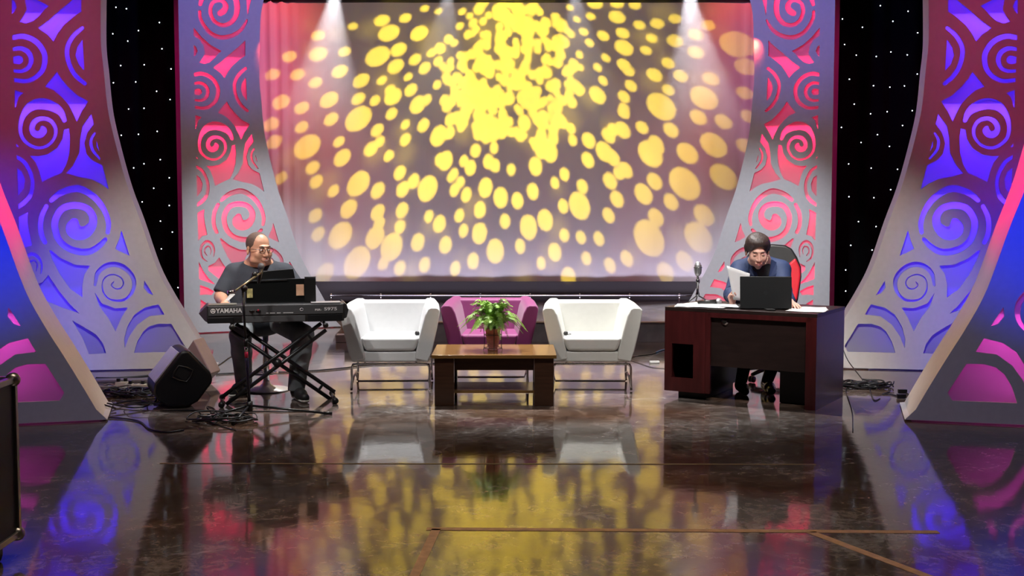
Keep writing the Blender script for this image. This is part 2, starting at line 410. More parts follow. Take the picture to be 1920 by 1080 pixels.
POLYS = [
 b1([(640,-10),(682,-10),(665,50),(650,135)]),
 b1([(195,232),(260,310),(340,380),(430,430),(400,455),(370,490),(330,525),(285,540),(243,527),(270,490),(290,450),(280,390),(245,335),(195,300)]),
 b1([(196,380),(215,395),(228,430),(215,460),(196,478)]),
 b1([(630,340),(630,470),(590,495),(520,555),(480,610),(455,660),(420,615),(360,570),(430,520),(500,455),(580,390)]),
 b1([(635,650),(645,852),(610,810),(590,750),(602,700)]),
 b1([(475,855),(400,950),(455,975),(505,1020),(545,1070),(575,1130),(595,1180),(625,1115),(668,1048),(600,1010),(540,950),(500,900)]),
 b1([(210,970),(265,990),(235,1015),(222,1060),(207,1098),(207,1050)]),
 b2([(545,232),(515,240),(505,300),(470,360),(410,400),(350,412),(302,408),(335,450),(355,500),(375,580),(430,550),(500,520),(530,460),(548,390),(552,300)]),
 b2([(210,320),(235,352),(207,345)]),
 b2([(217,485),(250,510),(270,560),(262,620),(222,670)]),
 b2([(685,140),(700,205),(660,260),(640,330),(655,400),(690,440),(750,470),(790,628),(740,590),(680,560),(600,545),(525,522),(570,470),(610,390),(615,300),(630,220)]),
 b2([(715,310),(735,385),(716,352)]),
 b2([(285,775),(222,810),(218,870),(232,1045),(265,1005),(310,990),(290,900),(280,830)]),
 b2([(865,890),(915,1055),(870,1035),(825,1010),(850,950)]),
 m3([(355,150),(370,148),(440,205),(540,250),(640,255),(598,320),(583,400),(585,480),(500,420),(430,320),(380,220)]),
 m3([(350,322),(420,430),(500,530),(565,592),(450,555),(340,510),(250,440),(250,400),(310,372)]),
 b3([(210,345),(250,430),(300,500),(362,556),(290,535),(212,505)]),
 b3([(222,562),(290,585),(350,620),(330,655),(280,650),(222,655)]),
 b3([(226,695),(290,735),(330,800),(340,840),(226,840)]),
 m3([(512,640),(600,690),(680,740),(725,800),(745,868),(625,878),(585,770),(540,690)]),
 m3([(668,440),(720,520),(810,552),(895,545),(850,620),(810,715),(760,620),(700,540)]),
 m3([(1010,355),(1072,458),(1035,445),(1005,405)]),
 m3([(1105,520),(1145,592),(1040,605),(960,665),(905,745),(872,830),(868,770),(890,680),(940,595),(1010,545)]),
 m3([(1100,657),(1190,655),(1282,808),(1258,850),(935,862),(960,780),(1000,710),(1040,675)]),
]
EDGE = [(494.4,-14),(494.4,0),(489.5,25),(487.6,60),(486.4,120),(486.7,155),(490,189),(493.3,229),(497.8,260),(508.9,309),(522,358),(538.5,405),(559.5,470),(578.5,509.6),(597,542),(618,580),(640,622)]
ROT_B = R(24)
P0 = fl(508, 619.5)
def pl(px, py):       # picture point on the back-left panel plane -> panel coordinates (s, z)
    d = ray(px, py); nrm = Vector((-math.sin(ROT_B), math.cos(ROT_B), 0)); o = Vector((0, 0, CAMZ))
    t = (P0-o).dot(nrm)/d.dot(nrm); p = o+d*t
    return (p-P0).dot(Vector((math.cos(ROT_B), math.sin(ROT_B), 0))), p.z
def contours():
    st = .5; xs = np.arange(355, 612, st); ys = np.arange(-40, 616, st)
    X, Y = np.meshgrid(xs, ys, indexing='ij'); F = np.full(X.shape, 9.0)
    for b in BANDS:
        pts = smooth_path([Vector((p[0], p[1], p[2]/2)) for p in b], 5)
        for p, q in zip(pts, pts[1:]):
            d = (q.x-p.x, q.y-p.y); L = d[0]**2+d[1]**2+1e-9
            t = np.clip(((X-p.x)*d[0]+(Y-p.y)*d[1])/L, 0, 1)
            F = np.minimum(F, np.hypot(X-p.x-t*d[0], Y-p.y-t*d[1])-(p.z+(q.z-p.z)*t))
    for P in POLYS:
        D = np.full(X.shape, 1e9); ins = np.zeros(X.shape, bool); n = len(P)
        for i in range(n):
            a = P[i]; c = P[(i+1) % n]; d = (c[0]-a[0], c[1]-a[1]); L = d[0]**2+d[1]**2+1e-9
            t = np.clip(((X-a[0])*d[0]+(Y-a[1])*d[1])/L, 0, 1)
            D = np.minimum(D, np.hypot(X-a[0]-t*d[0], Y-a[1]-t*d[1]))
            cond = ((a[1] > Y) != (c[1] > Y)) & (X < d[0]*(Y-a[1])/(d[1] if abs(d[1]) > 1e-9 else 1e-9)+a[0])
            ins ^= cond
        F = np.minimum(F, np.where(ins, -D, D))
    # window frame clip on the outer side
    F = np.maximum(F, (360.5+.025*Y)-X)
    F[0, :] = F[-1, :] = 9; F[:, 0] = F[:, -1] = 9
    ins = F < 0; seg = {}
    def pt(i0, j0, i1, j1):
        a, b = F[i0, j0], F[i1, j1]; t = a/(a-b)
        return (xs[i0]+(xs[i1]-xs[i0])*t, ys[j0]+(ys[j1]-ys[j0])*t)
    c = ins[:-1, :-1]*1+ins[1:, :-1]*2+ins[1:, 1:]*4+ins[:-1, 1:]*8
    nxt = {}; co = {}
    T = {1: [(3, 0)], 2: [(0, 1)], 3: [(3, 1)], 4: [(1, 2)], 5: [(3, 0), (1, 2)], 6: [(0, 2)], 7: [(3, 2)], 8: [(2, 3)], 9: [(2, 0)], 10: [(0, 1), (2, 3)], 11: [(2, 1)], 12: [(1, 3)], 13: [(1, 0)], 14: [(0, 3)]}
    for i, j in np.argwhere((c > 0) & (c < 15)):
        E = [(('h', i, j), (i, j, i+1, j)), (('v', i+1, j), (i+1, j, i+1, j+1)), (('h', i, j+1), (i, j+1, i+1, j+1)), (('v', i, j), (i, j, i, j+1))]
        for a, b in T[int(c[i, j])]:
            nxt[E[a][0]] = E[b][0]
            for e in (E[a], E[b]):
                if e[0] not in co: co[e[0]] = pt(*e[1])
    loops = []; seen = set()
    for k in list(nxt):
        if k in seen: continue
        lp = []; q = k
        while q not in seen and q in nxt: seen.add(q); lp.append(co[q]); q = nxt[q]
        if len(lp) > 12: loops.append(lp)
    def rdp(p, eps):
        if len(p) < 3: return p
        a = np.array(p[0]); b = np.array(p[-1]); P = np.array(p); d = b-a; L = np.hypot(*d)
        dd = np.abs((P[:, 0]-a[0])*d[1]-(P[:, 1]-a[1])*d[0])/L if L > 1e-9 else np.hypot(*(P-a).T)
        i = int(dd.argmax())
        if dd[i] < eps: return [p[0], p[-1]]
        return rdp(p[:i+1], eps)[:-1]+rdp(p[i:], eps)
    out = []
    for lp in loops:
        h = len(lp)//2; s = rdp(lp[:h+1], .1)[:-1]+rdp(lp[h:]+[lp[0]], .1)[:-1]
        if len(s) >= 3: out.append([pl(x, y) for x, y in s])
    return out
HOLES = contours()
EDGE_S = [pl(*p) for p in EDGE]
EDGE_S = [(v.x, v.y) for v in smooth_path([Vector((a, b, 0)) for a, b in EDGE_S], 4)]
OUT_S = pl(340, 300)[0]
ZTOP = max(z for _, z in EDGE_S); 
SHELF_Z = [pl(420, y)[1] for y in (-26, 104.4, 234.5, 365.6, 499)]
def face_mesh(mir, tf=.018):
    zt = ZTOP+.9
    outer = [(OUT_S, 0.012), (EDGE_S[-1][0], 0.012)] + [p for p in reversed(EDGE_S) if p[1] > .03] + [(EDGE_S[0][0]+.02, ZTOP+.35), (EDGE_S[0][0]+.1, zt), (OUT_S, zt)]
    loops = [outer]+HOLES
    tri = tessellate_polygon([[Vector((a, b, 0)) for a, b in lp] for lp in loops])
    flat = [p for lp in loops for p in lp]; n = len(flat)
    V = [(mir*a, 0, b) for a, b in flat]+[(mir*a, tf, b) for a, b in flat]
    F = [tuple(t) for t in tri]+[tuple(n+i for i in reversed(t)) for t in tri]
    o = 0
    for lp in loops:
        m = len(lp)
        for i in range(m): F.append((o+i, o+(i+1) % m, n+o+(i+1) % m, n+o+i))
        o += m
    bm = bmesh.new(); vs = [bm.verts.new(v) for v in V]
    for f in F:
        try: bm.faces.new([vs[i] for i in f])
        except ValueError: pass
    return bm
def led_light(name, loc, sx, sy, e, col, parent, rot=(0, 0, 0)):
    ld = bpy.data.lights.new(name, 'AREA'); ld.shape = 'RECTANGLE'; ld.size = sx; ld.size_y = sy; ld.energy = e; ld.color = col
    o = bpy.data.objects.new(name, ld); COL.objects.link(o); o.parent = parent; o.location = loc; o.rotation_euler = rot; return o
M_pface = mat('white_painted_board', (.62, .60, .60), .55, var=.03)
M_pinner = mat('white_inner_board', (.78, .76, .78), .6, var=.02)
M_diff = bpy.data.materials.new('translucent_diffuser_sheet'); M_diff.use_nodes = True
def _df():
    nt = M_diff.node_tree; n = nt.nodes; l = nt.links; n.remove(n['Principled BSDF'])
    d = n.new('ShaderNodeBsdfDiffuse'); d.inputs[0].default_value = (.50, .49, .52, 1); t = n.new('ShaderNodeBsdfTranslucent'); t.inputs[0].default_value = (.86, .86, .90, 1)
    m = n.new('ShaderNodeMixShader'); m.inputs[0].default_value = .5; l.new(d.outputs[0], m.inputs[1]); l.new(t.outputs[0], m.inputs[2]); l.new(m.outputs[0], n['Material Output'].inputs[0])
_df()
M_led = {}
def arch_panel(name, label, org, rot, mir, thick, cols, powers):
    root = thing(name, label, 'stage panel', org, rot*mir)
    bm_obj('front_board', face_mesh(mir), M_pface, root)
    # inner curved return
    pts = [p for p in EDGE_S]+[(EDGE_S[-1][0], .012)]
    pts = [(EDGE_S[0][0]+.1, ZTOP+.9), (EDGE_S[0][0]+.02, ZTOP+.35)]+[p for p in pts if p[1] > .0]
    V = []; F = []
    for a, b in pts:
        V += [(mir*a, .018, b), (mir*a, thick, b), (mir*(a-.018), thick, b), (mir*(a-.018), .018, b)]
    for i in range(len(pts)-1):
        for k in range(4): F.append((4*i+k, 4*i+4+k, 4*i+4+(k+1) % 4, 4*i+(k+1) % 4))
    F += [(0, 1, 2, 3), tuple(4*(len(pts)-1)+k for k in (3, 2, 1, 0))]
    bm = bmesh.new(); vs = [bm.verts.new(v) for v in V]
    for f in F: bm.faces.new([vs[i] for i in f])
    bm_obj('curved_side', bm, M_pface, root)
    box('outer_side', (mir*(OUT_S+.009), thick/2+.009, (ZTOP+.9)/2), (.018, thick-.018, ZTOP+.88), M_pface, root, bevel=0)
    dep = min(thick-.01, .30)
    def inner_at(z):
        for (a, b), (c, d) in zip(EDGE_S, EDGE_S[1:]):
            if (b-z)*(d-z) <= 0 and b != d: return a+(c-a)*(z-b)/(d-b)
        return EDGE_S[0][0]
    # back sheet follows the outline
    zs = [.02+i*(ZTOP+.8)/40 for i in range(41)]
    V = []; F = []
    for z in zs: V += [(mir*(OUT_S+.02), dep, z), (mir*(inner_at(z)-.022), dep, z)]
    for i in range(40): F.append((2*i, 2*i+1, 2*i+3, 2*i+2))
    mesh_obj('rear_board', V, F, M_pinner, root)
    mesh_obj('diffuser_sheet', [(a, .040, c) for a, b, c in V], F, M_diff, root)
    zb = pl(420, 606.5)[1]
    for i, z in enumerate(SHELF_Z):
        x1 = inner_at(z)-.03; x0 = OUT_S+.03
        box('shelf', (mir*(x0+x1)/2, (dep+.09)/2, z), (x1-x0, dep-.10, .02), M_pinner, root, bevel=0)
        w = (x1-x0)*.96
        c = cols[i] if isinstance(cols[0], tuple) else cols
        for (yy, pw) in ((dep-.07, powers[i]*2.2),):
            led_light('led_bar', (mir*(x0+x1)/2, yy, z-.016), w, .05, pw, c, root, (R(-26), 0, 0))
    # small LED bar standing in the foot of the panel
    lc = (1, .0, .04) if cols[-1] == MAG else cols[-1]; lm = M_led.get(cols[-1]) or mat('led_dot_%d' % len(M_led), lc, .5, emis=lc, estr=2.5); M_led[cols[-1]] = lm
    for sx in (-.62, .12):
        bm = bmesh.new(); B(bm, (mir*(sx+.0), dep-.12, zb), (.40, .06, .03)); f = bm_obj('led_fixture', bm, M_dmetal, root)
        bm = bmesh.new()
        for q in range(6): SPH(bm, (mir*(sx-.165+q*.066), .034, zb+.030), .010, seg=8)
        bm_obj('led_row', bm, lm, f, smooth=True)
        led_light('led_bar', (mir*sx, dep-.10, zb+.03), .38, .03, powers[-1], cols[-1], root, (R(180-20), 0, 0))
    return root
BLU = (.06, .016, 1.0); REDC = (1.0, .02, .09); MAG = (.62, .05, .40)
def rgt(px, py, cx): return fl(cx-px, py)
arch_panel('back_arch_panel', 'white cut-out scroll panel glowing red inside, left of the backdrop behind the keyboard player', P0, ROT_B, 1, .35, [REDC]*6, [4, 4, 6.5, 6.5, 4, 1.5])
arch_panel('back_arch_panel', 'white cut-out scroll panel glowing red inside, right of the backdrop behind the desk', fl(1901-508, 619.5), ROT_B, -1, .35, [REDC]*6, [4, 4, 6.5, 6.5, 4, 1.5])
arch_panel('middle_arch_panel', 'tall pale scroll panel glowing blue inside, standing behind the black wedge speakers', fl(224, 695), R(10), 1, .35, [BLU]*6, [8, 9, 11, 8.5, 1.3, .4])
arch_panel('middle_arch_panel', 'tall pale scroll panel glowing blue inside, standing right of the desk', fl(1930-224, 695), R(10), -1, .35, [BLU]*6, [8, 9, 11, 8.5, 1.3, .4])
arch_panel('front_arch_panel', 'nearest scroll panel at the far left, blue washed front with magenta light in its openings', fl(-47, 801), R(15), 1, .80, [MAG]*6, [1, 3, 4, 3.5, 4.0, .6])
arch_panel('front_arch_panel', 'nearest scroll panel at the far right, blue washed front with magenta light in its openings', fl(1944, 801), R(15), -1, .80, [MAG]*6, [1, 3, 4, 3.5, 4.0, .6])
# ================================================================== FURNITURE
M_white = mat('white_upholstery', (.74, .75, .76), .55, var=.02, bump=.05, bscale=300, sheen=.1)
M_cream = mat('ivory_upholstery', (.76, .76, .71), .55, var=.02, bump=.05, bscale=300, sheen=.1)
M_purple = mat('plum_upholstery', (.21, .022, .13), .6, var=.04, bump=.05, bscale=300, sheen=.2)
def armchair(m, loc, rz, label):
    root = thing('tub_armchair', label, 'armchair', loc, rz, 'tub armchairs')
    # arms: slanted slabs, outer face leans inwards going down
    for sx in (-1, 1):
        bm = bmesh.new()
        z0, z1 = .262, .730
        sec = [(.330, z0), (.215, z0+.02), (.222, .35), (.262, .52), (.300, .66), (.325, .715), (.350, z1), (.405, z1), (.428, .712), (.430, .69), (.405, .55), (.362, .36)]
        front = [bm.verts.new((sx*x, -.36, z)) for x, z in sec]
        mid = [bm.verts.new((sx*(x-.02), .10, z+(.014 if z > .6 else 0))) for x, z in sec]
        back = [bm.verts.new((sx*(x-.055), .40, z+(.022 if z > .6 else 0))) for x, z in sec]
        n = len(sec)
        bm.faces.new(front); bm.faces.new(list(reversed(back)))
        for a, b in ((front, mid), (mid, back)):
            for i in range(n): bm.faces.new((a[i], b[i], b[(i+1) % n], a[(i+1) % n]))
        bm_obj('armrest', bm, m, root, bevel=.022, seg=4)
    bm = bmesh.new()
    bk = [(-.375, .25), (-.375+.01, .75), (.365, .75), (.375, .25)]
    # backrest slab leaning back
    v = [(-.30, .30, .27), (.30, .30, .27), (.36, .36, .745), (-.36, .36, .745), (-.25, .17, .27), (.25, .17, .27), (.315, .26, .735), (-.315, .26, .735)]
    vs = [bm.verts.new(p) for p in v]
    for f in ((0, 3, 2, 1), (4, 5, 6, 7), (0, 1, 5, 4), (3, 7, 6, 2), (1, 2, 6, 5), (0, 4, 7, 3)): bm.faces.new([vs[i] for i in f])
    bm_obj('backrest', bm, m, root, bevel=.022, seg=4)
    bm = bmesh.new()
    v = [(-.212, -.365, .355), (.212, -.365, .355), (.262, -.365, .475), (-.262, -.365, .475), (-.20, .24, .355), (.20, .24, .355), (.24, .24, .462), (-.24, .24, .462)]
    vs = [bm.verts.new(p) for p in v]
    for f in ((0, 1, 2, 3), (4, 7, 6, 5), (0, 4, 5, 1), (3, 2, 6, 7), (1, 5, 6, 2), (0, 3, 7, 4)): bm.faces.new([vs[i] for i in f])
    bm_obj('seat_cushion', bm, m, root, bevel=.03, seg=4)
    bm = bmesh.new()
    v = [(-.33, -.345, .258), (.33, -.345, .258), (.345, -.345, .352), (-.345, -.345, .352), (-.28, .36, .258), (.28, .36, .258), (.28, .36, .352), (-.28, .36, .352)]
    vs = [bm.verts.new(p) for p in v]
    for f in ((0, 1, 2, 3), (4, 7, 6, 5), (0, 4, 5, 1), (3, 2, 6, 7), (1, 5, 6, 2), (0, 3, 7, 4)): bm.faces.new([vs[i] for i in f])
    bm_obj('seat_base', bm, m, root, bevel=.018, seg=3)
    # chrome sled frame
    for y, nm in ((-.30, 'front_frame'), (.28, 'rear_frame')):
        bm = bmesh.new(); w = .335
        TUBE(bm, smooth_path([(-w-.005, y, .008), (-w, y, .10), (-w, y, .20), (-w+.012, y, .226), (-w+.04, y, .236), (0, y, .236), (w-.04, y, .236), (w-.012, y, .226), (w, y, .20), (w, y, .10), (w+.005, y, .008)], 4), .0105, 10)
        bm_obj(nm, bm, M_chrome, root, smooth=True)
    for sx in (-1, 1):
        bm = bmesh.new(); TUBE(bm, [(sx*.332, -.30, .075), (sx*.332, .02, .13), (sx*.332, .28, .075)], .009, 8); bm_obj('side_rail', bm, M_chrome, root, smooth=True)
    bm = bmesh.new(); TUBE(bm, [(-.335, .02, .12), (-.31, .02, .04), (.31, .02, .04), (.335, .02, .12)], .009, 8); bm_obj('stretcher', bm, M_chrome, root, smooth=True)
    for sx in (-.22, .22):
        bm = bmesh.new(); CYL(bm, (sx, -.30, .236), (sx, -.30, .262), .008); bm_obj('mount_pin', bm, M_chrome, root, smooth=True)
    return root
def X_of(px, D): return (px-960)*D/FPX
armchair(M_white, (X_of(735, 10.72), 10.72, 0), R(2), 'white tub armchair on a chrome frame, nearest the keyboard player')
armchair(M_purple, (X_of(919, 10.95), 10.95, 0), 0, 'plum purple tub armchair behind the coffee table and the fern')
armchair(M_cream, (X_of(1108, 10.72), 10.72, 0), R(-1), 'ivory white tub armchair on a chrome frame, between the coffee table and the desk')
M_clip = mat('black_plastic', (.012, .012, .012), .4)
def lav(px, py, D, label):
    p = at(px, py, D)
    r = thing('clip_microphone', label, 'microphone', (p.x, D, .468), 0, 'clip microphones left on the white armchairs')
    bm = bmesh.new(); SPH(bm, (0, 0, .02), .021, (1, 1, 1)); bm_obj('foam_cover', bm, M_clip, r, smooth=True)
    bm = bmesh.new(); TUBE(bm, smooth_path([(0, 0, .012), (.02, .02, .006), (.05, .06, .006), (.03, .12, .006)]), .003, 6); bm_obj('cable', bm, M_clip, r, smooth=True)
lav(782, 625, 10.55, 'small black clip microphone on the right of the white armchair seat nearest the keyboard')
lav(1061, 625, 10.55, 'small black clip microphone on the left of the ivory armchair seat')
# coffee table
M_wood = mat('dark_walnut_veneer', (.050, .022, .012), .28, var=.25, vscale=4, stretch=(1, 8, 12), spec=.5)
M_woodtop = mat('walnut_yellow_sheen', (.20, .105, .03), .2, var=.15, vscale=3, stretch=(1, 10, 10), spec=.6)  # yellow reflected from the lit backdrop is put into this base colour
def coffee_table():
    D0 = 9.63; cx = X_of(926, D0)
    r = thing('coffee_table', 'dark walnut coffee table with panel legs and a lower shelf in front of the armchairs', 'table', (cx, D0+.38, 0))
    box('table_top', (0, -.03, .402), (1.0, .72, .028), M_woodtop, r, bevel=.003)
    for sx in (-1, 1):
        for sy in (-1, 1):
            box('leg', (sx*.40, -.03+sy*.27, .1945), (.155, .12, .385), M_wood, r, bevel=.002)
    box('apron', (0, -.31, .335), (.64, .02, .10), M_wood, r, bevel=.001)
    box('apron', (0, .25, .335), (.64, .02, .10), M_wood, r, bevel=.001)
    for sx in (-1, 1): box('side_panel', (sx*.44, -.03, .22), (.02, .43, .3), M_wood, r, bevel=.001)
    box('lower_shelf', (0, -.03, .10), (.86, .46, .022), M_woodtop, r, bevel=.001)
    return cx, D0
TCX, TD0 = coffee_table()
# fern
M_leaf = mat('fern_green', (.22, .42, .045), .45, var=.35, vscale=15)
M_stem = mat('fern_stem', (.25, .30, .06), .5)
M_pot = mat('pink_pot', (.62, .25, .22), .4, var=.1)
M_wire = mat('black_wire', (.01, .01, .01), .4)
def fern():
    c = Vector((X_of(924, 9.95), 9.93, .4165))
    r = thing('potted_fern', 'green fern in a pink ribbed pot standing on the coffee table', 'potted plant', c)
    bm = bmesh.new(); LATHE(bm, [(.0, 0), (.042, 0), (.044, .012), (.036, .02), (.04, .03), (.062, .165), (.068, .168), (.068, .185), (.058, .185), (.056, .165), (0, .16)], 24); bm_obj('pot', bm, M_pot, r, smooth=True)
    bm = bmesh.new()
    for a in range(4):
        t = a*PI/2+.15; ca, sa = math.cos(t), math.sin(t)
        TUBE(bm, smooth_path([(.078*ca, .078*sa, 0.004), (.07*ca, .07*sa, .05), (.073*ca, .073*sa, .15), (.08*ca, .08*sa, .19)], 4), .0028, 6)
    for z, rr in ((.13, .071), (.02, .074)): TUBE(bm, [(rr*math.cos(k*PI/12), rr*math.sin(k*PI/12), z) for k in range(24)], .0028, 6, closed=True)
    bm_obj('wire_holder', bm, M_wire, r, smooth=True)
    bm = bmesh.new()
    for k in range(9):
        z = .03+.013*k; rr = .0405+z*.155
        TUBE(bm, [(rr*math.cos(q*PI/12), rr*math.sin(q*PI/12), z+.004*math.sin(q)) for q in range(24)], .0022, 5, closed=True)
    bm_obj('ribbing', bm, M_pot, r, smooth=True)
    rnd = random.Random(5)
    for i in range(60):
        az = i*2.399+rnd.uniform(-.2, .2); L = rnd.uniform(.27, .40); up = rnd.uniform(.10, .20) if i < 34 else rnd.uniform(.19, .25); drop = rnd.uniform(.02, .2) if i < 34 else rnd.uniform(-.02, .1)
        if i >= 34: L *= .62
        ca, sa = math.cos(az), math.sin(az)*.8; pts = []
        for k in range(13):
            t = k/12; rad = L*.78*(t**.85); z = .175+up*math.sin(min(1, t*1.25)*PI*.62)-drop*t**2.2
            pts.append(Vector((ca*rad, sa*rad, z)))
        bm = bmesh.new(); TUBE(bm, pts, [.0022*(1-.7*k/12) for k in range(13)], 5)
        side = Vector((-sa, ca, 0)).normalized()
        for k in range(1, 34):
            t = k/34*12; j = min(11, int(t)); p = pts[j].lerp(pts[j+1], t-j); d = (pts[min(12, j+1)]-pts[j]).normalized()
            ll = .058*math.sin(PI*min(1, .12+.88*(k/34))**.7)*(.75+.25*rnd.random())+.006
            for sg in (-1, 1):
                tip = p+side*sg*ll*.86+d*ll*.5+Vector((0, 0, -.22*ll*rnd.uniform(.2, 1.6)))
                w = d*.0026; mid = p.lerp(tip, .5)+Vector((0, 0, .12*ll))
                vs = [bm.verts.new(q) for q in (p-w, mid-w*1.25, tip, mid+w*1.25, p+w)]
                bm.faces.new(vs)
        me = bpy.data.meshes.new('frond'); bm.to_mesh(me); bm.free(); me.materials.append(M_leaf)
        o = bpy.data.objects.new('frond', me); COL.objects.link(o); o.parent = r
fern()
# ------------------------------------------------------------------ desk
M_desk = mat('mahogany_veneer', (.065, .010, .011), .3, var=.25, vscale=3, stretch=(8, 8, 1), spec=.5)
M_deskdark = mat('dark_mahogany', (.020, .011, .010), .35, var=.25, vscale=3, stretch=(2, 2, 9), spec=.5)
M_deskside = mat('desk_side_veneer', (.07, .05, .06), .28, var=.1)
DR = R(-30.5); DO = Vector((X_of(1248, 10.09), 10.09, 0))
DU = Vector((math.cos(DR), math.sin(DR), 0)); DV = Vector((-math.sin(DR), math.cos(DR), 0))
DESKTOP = .762
def dk(u, v, z=DESKTOP): return DO+DU*u+DV*v+Vector((0, 0, z))
def desk():
    r = thing('office_desk', 'dark red mahogany desk with a cut-out pedestal, covered with papers', 'desk', DO, DR)
    W, Dp = 1.285, .80
    box('desk_top', (W/2, Dp/2, .747), (W, Dp, .03), M_deskdark, r, bevel=.002)
    # left pedestal with square opening
    bm = bmesh.new(); pw = .36; z0, z1 = .06, .732
    ox0, ox1, oz0, oz1 = .065, .255, .175, .46
    o_ = [(0, z0), (pw, z0), (pw, z1), (0, z1)]; i_ = [(ox0, oz0), (ox1, oz0), (ox1, oz1), (ox0, oz1)]
    A = [bm.verts.new((x, 0, z)) for x, z in o_]; Bv = [bm.verts.new((x, 0, z)) for x, z in i_]
    C2 = [bm.verts.new((x, .022, z)) for x, z in o_]; D2 = [bm.verts.new((x, .022, z)) for x, z in i_]
    for k in range(4):
        q = (k+1) % 4
        bm.faces.new((A[k], A[q], Bv[q], Bv[k])); bm.faces.new((C2[k], D2[k], D2[q], C2[q])); bm.faces.new((A[k], C2[k], C2[q], A[q])); bm.faces.new((Bv[k], Bv[q], D2[q], D2[k]))
    bm_obj('pedestal_front', bm, M_desk, r)
    box('pedestal_side', (.009, .40, .396), (.018, .755, .672), M_desk, r, bevel=0)
    box('pedestal_side', (pw-.009, .40, .396), (.018, .755, .672), M_deskdark, r, bevel=0)
    box('pedestal_back', (pw/2, .785, .396), (pw-.04, .015, .672), M_deskdark, r, bevel=0)
    box('pedestal_floor', (pw/2, .40, .068), (pw-.04, .75, .016), M_deskdark, r, bevel=0)
    box('plinth', (pw/2+.03, .42, .03), (pw-.12, .66, .058), M_deskdark, r, bevel=0)
    # right side leg panel and frame
    box('side_panel', (W-.02, Dp/2, .366), (.036, Dp-.01, .732), M_deskside, r, bevel=.002)
    box('frame_post', (W-.045, .012, .366), (.085, .024, .732), M_desk, r, bevel=.001)
    box('frame_post', (pw+.022, .012, .396), (.04, .024, .672), M_desk, r, bevel=.001)
    box('top_rail', ((pw+W)/2, .012, .712), (W-pw-.05, .024, .04), M_desk, r, bevel=.001)
    box('modesty_panel', ((pw+W)/2, .034, .505), (W-pw-.06, .016, .43), M_deskdark, r, bevel=.001)
    bm = bmesh.new(); CYL(bm, (pw+.16, .018, .662), (pw+.16, .026, .662), .03, seg=24); bm_obj('cable_grommet', bm, M_chrome, r, smooth=True)
    bm = bmesh.new(); CYL(bm, (pw+.155, .014, .668), (pw+.155, .025, .668), .024, seg=24); bm_obj('grommet_hole', bm, M_clip, r, smooth=True)
desk()
# crate under desk right
bn = box('computer_tower', dk(1.03, .42, .19), (.22, .40, .375), mat('dark_tower', (.012, .012, .013), .35), None, DR, .006)
tag(bn, 'black computer tower standing under the right end of the desk', 'computer')
# papers
M_paper = mat('white_paper', (.88, .88, .88), .7, var=.01)
rp = random.Random(3)
def paper(u, v, w, h, rz, lb, k=0, n=1):
    bm = bmesh.new(); N = 8; vs = []
    for j in range(N+1):
        for i in range(N+1):
            x = (i/N-.5)*w; y = (j/N-.5)*h; vs.append(bm.verts.new((x, y, .004*(1+math.sin(i*.9+k)*math.cos(j*.7+k))*.6)))
    for j in range(N):
        for i in range(N): a = j*(N+1)+i; bm.faces.new((vs[a], vs[a+1], vs[a+N+2], vs[a+N+1]))
    o = bm_obj('paper_sheet', bm, M_paper, None, smooth=True, loc=dk(u, v, DESKTOP+.001+.003*k), rot=(0, 0, DR+rz))
    md = o.modifiers.new('thick', 'SOLIDIFY'); md.thickness = .0012
    tag(o, lb, 'paper', 'papers on the desk')
PAP = [(.14, .18, .22, .29, .3, 0, 'white paper sheet on the front left corner of the desk'),
       (.16, .42, .22, .29, -.2, 0, 'white paper sheet under the feet of the chrome microphone'),
       (.30, .30, .21, .29, .9, 1, 'white paper sheet lying between the chrome microphone and the hand'),
       (.34, .13, .30, .21, .1, 2, 'white paper sheet at the desk edge left of the laptop'),
       (.47, .25, .21, .29, .5, 3, 'white paper sheet lying against the left side of the laptop'),
       (1.13, .42, .22, .29, .35, 0, 'white paper sheet on the right end of the desk nearest the chair'),
       (1.14, .20, .30, .21, .1, 1, 'white paper sheet on the right corner of the desk')]
for u, v, w, h, a, k, lb in PAP: paper(u, v, w, h, a, lb, k)
# laptop
M_lap = mat('matte_black_lid', (.010, .011, .012), .38, var=.05)
def laptop():
    c = Vector((X_of(1437, 9.83), 9.83, DESKTOP+.004)); 
    r = thing('laptop', 'open black laptop with its lid back to the audience, on the desk', 'laptop', c, R(-4))
    box('keyboard_base', (0, .135, .010), (.41, .27, .018), M_clip, r, bevel=.004)
    lid = box('screen_lid', (0, -.012, .136), (.415, .010, .262), M_lap, r, rx=R(-8), bevel=.006)
    bm = bmesh.new(); CYL(bm, (0, -.0056, 0), (0, -.0048, 0), .016, seg=32)
    bm_obj('lid_emblem', bm, mat('dark_emblem', (.035, .037, .04), .3, metal=.5), lid)
    for sx in (-.15, .15):
        bm = bmesh.new(); CYL(bm, (sx-.03, 0, .012), (sx+.03, 0, .012), .007); bm_obj('hinge', bm, M_clip, r, smooth=True)
laptop()
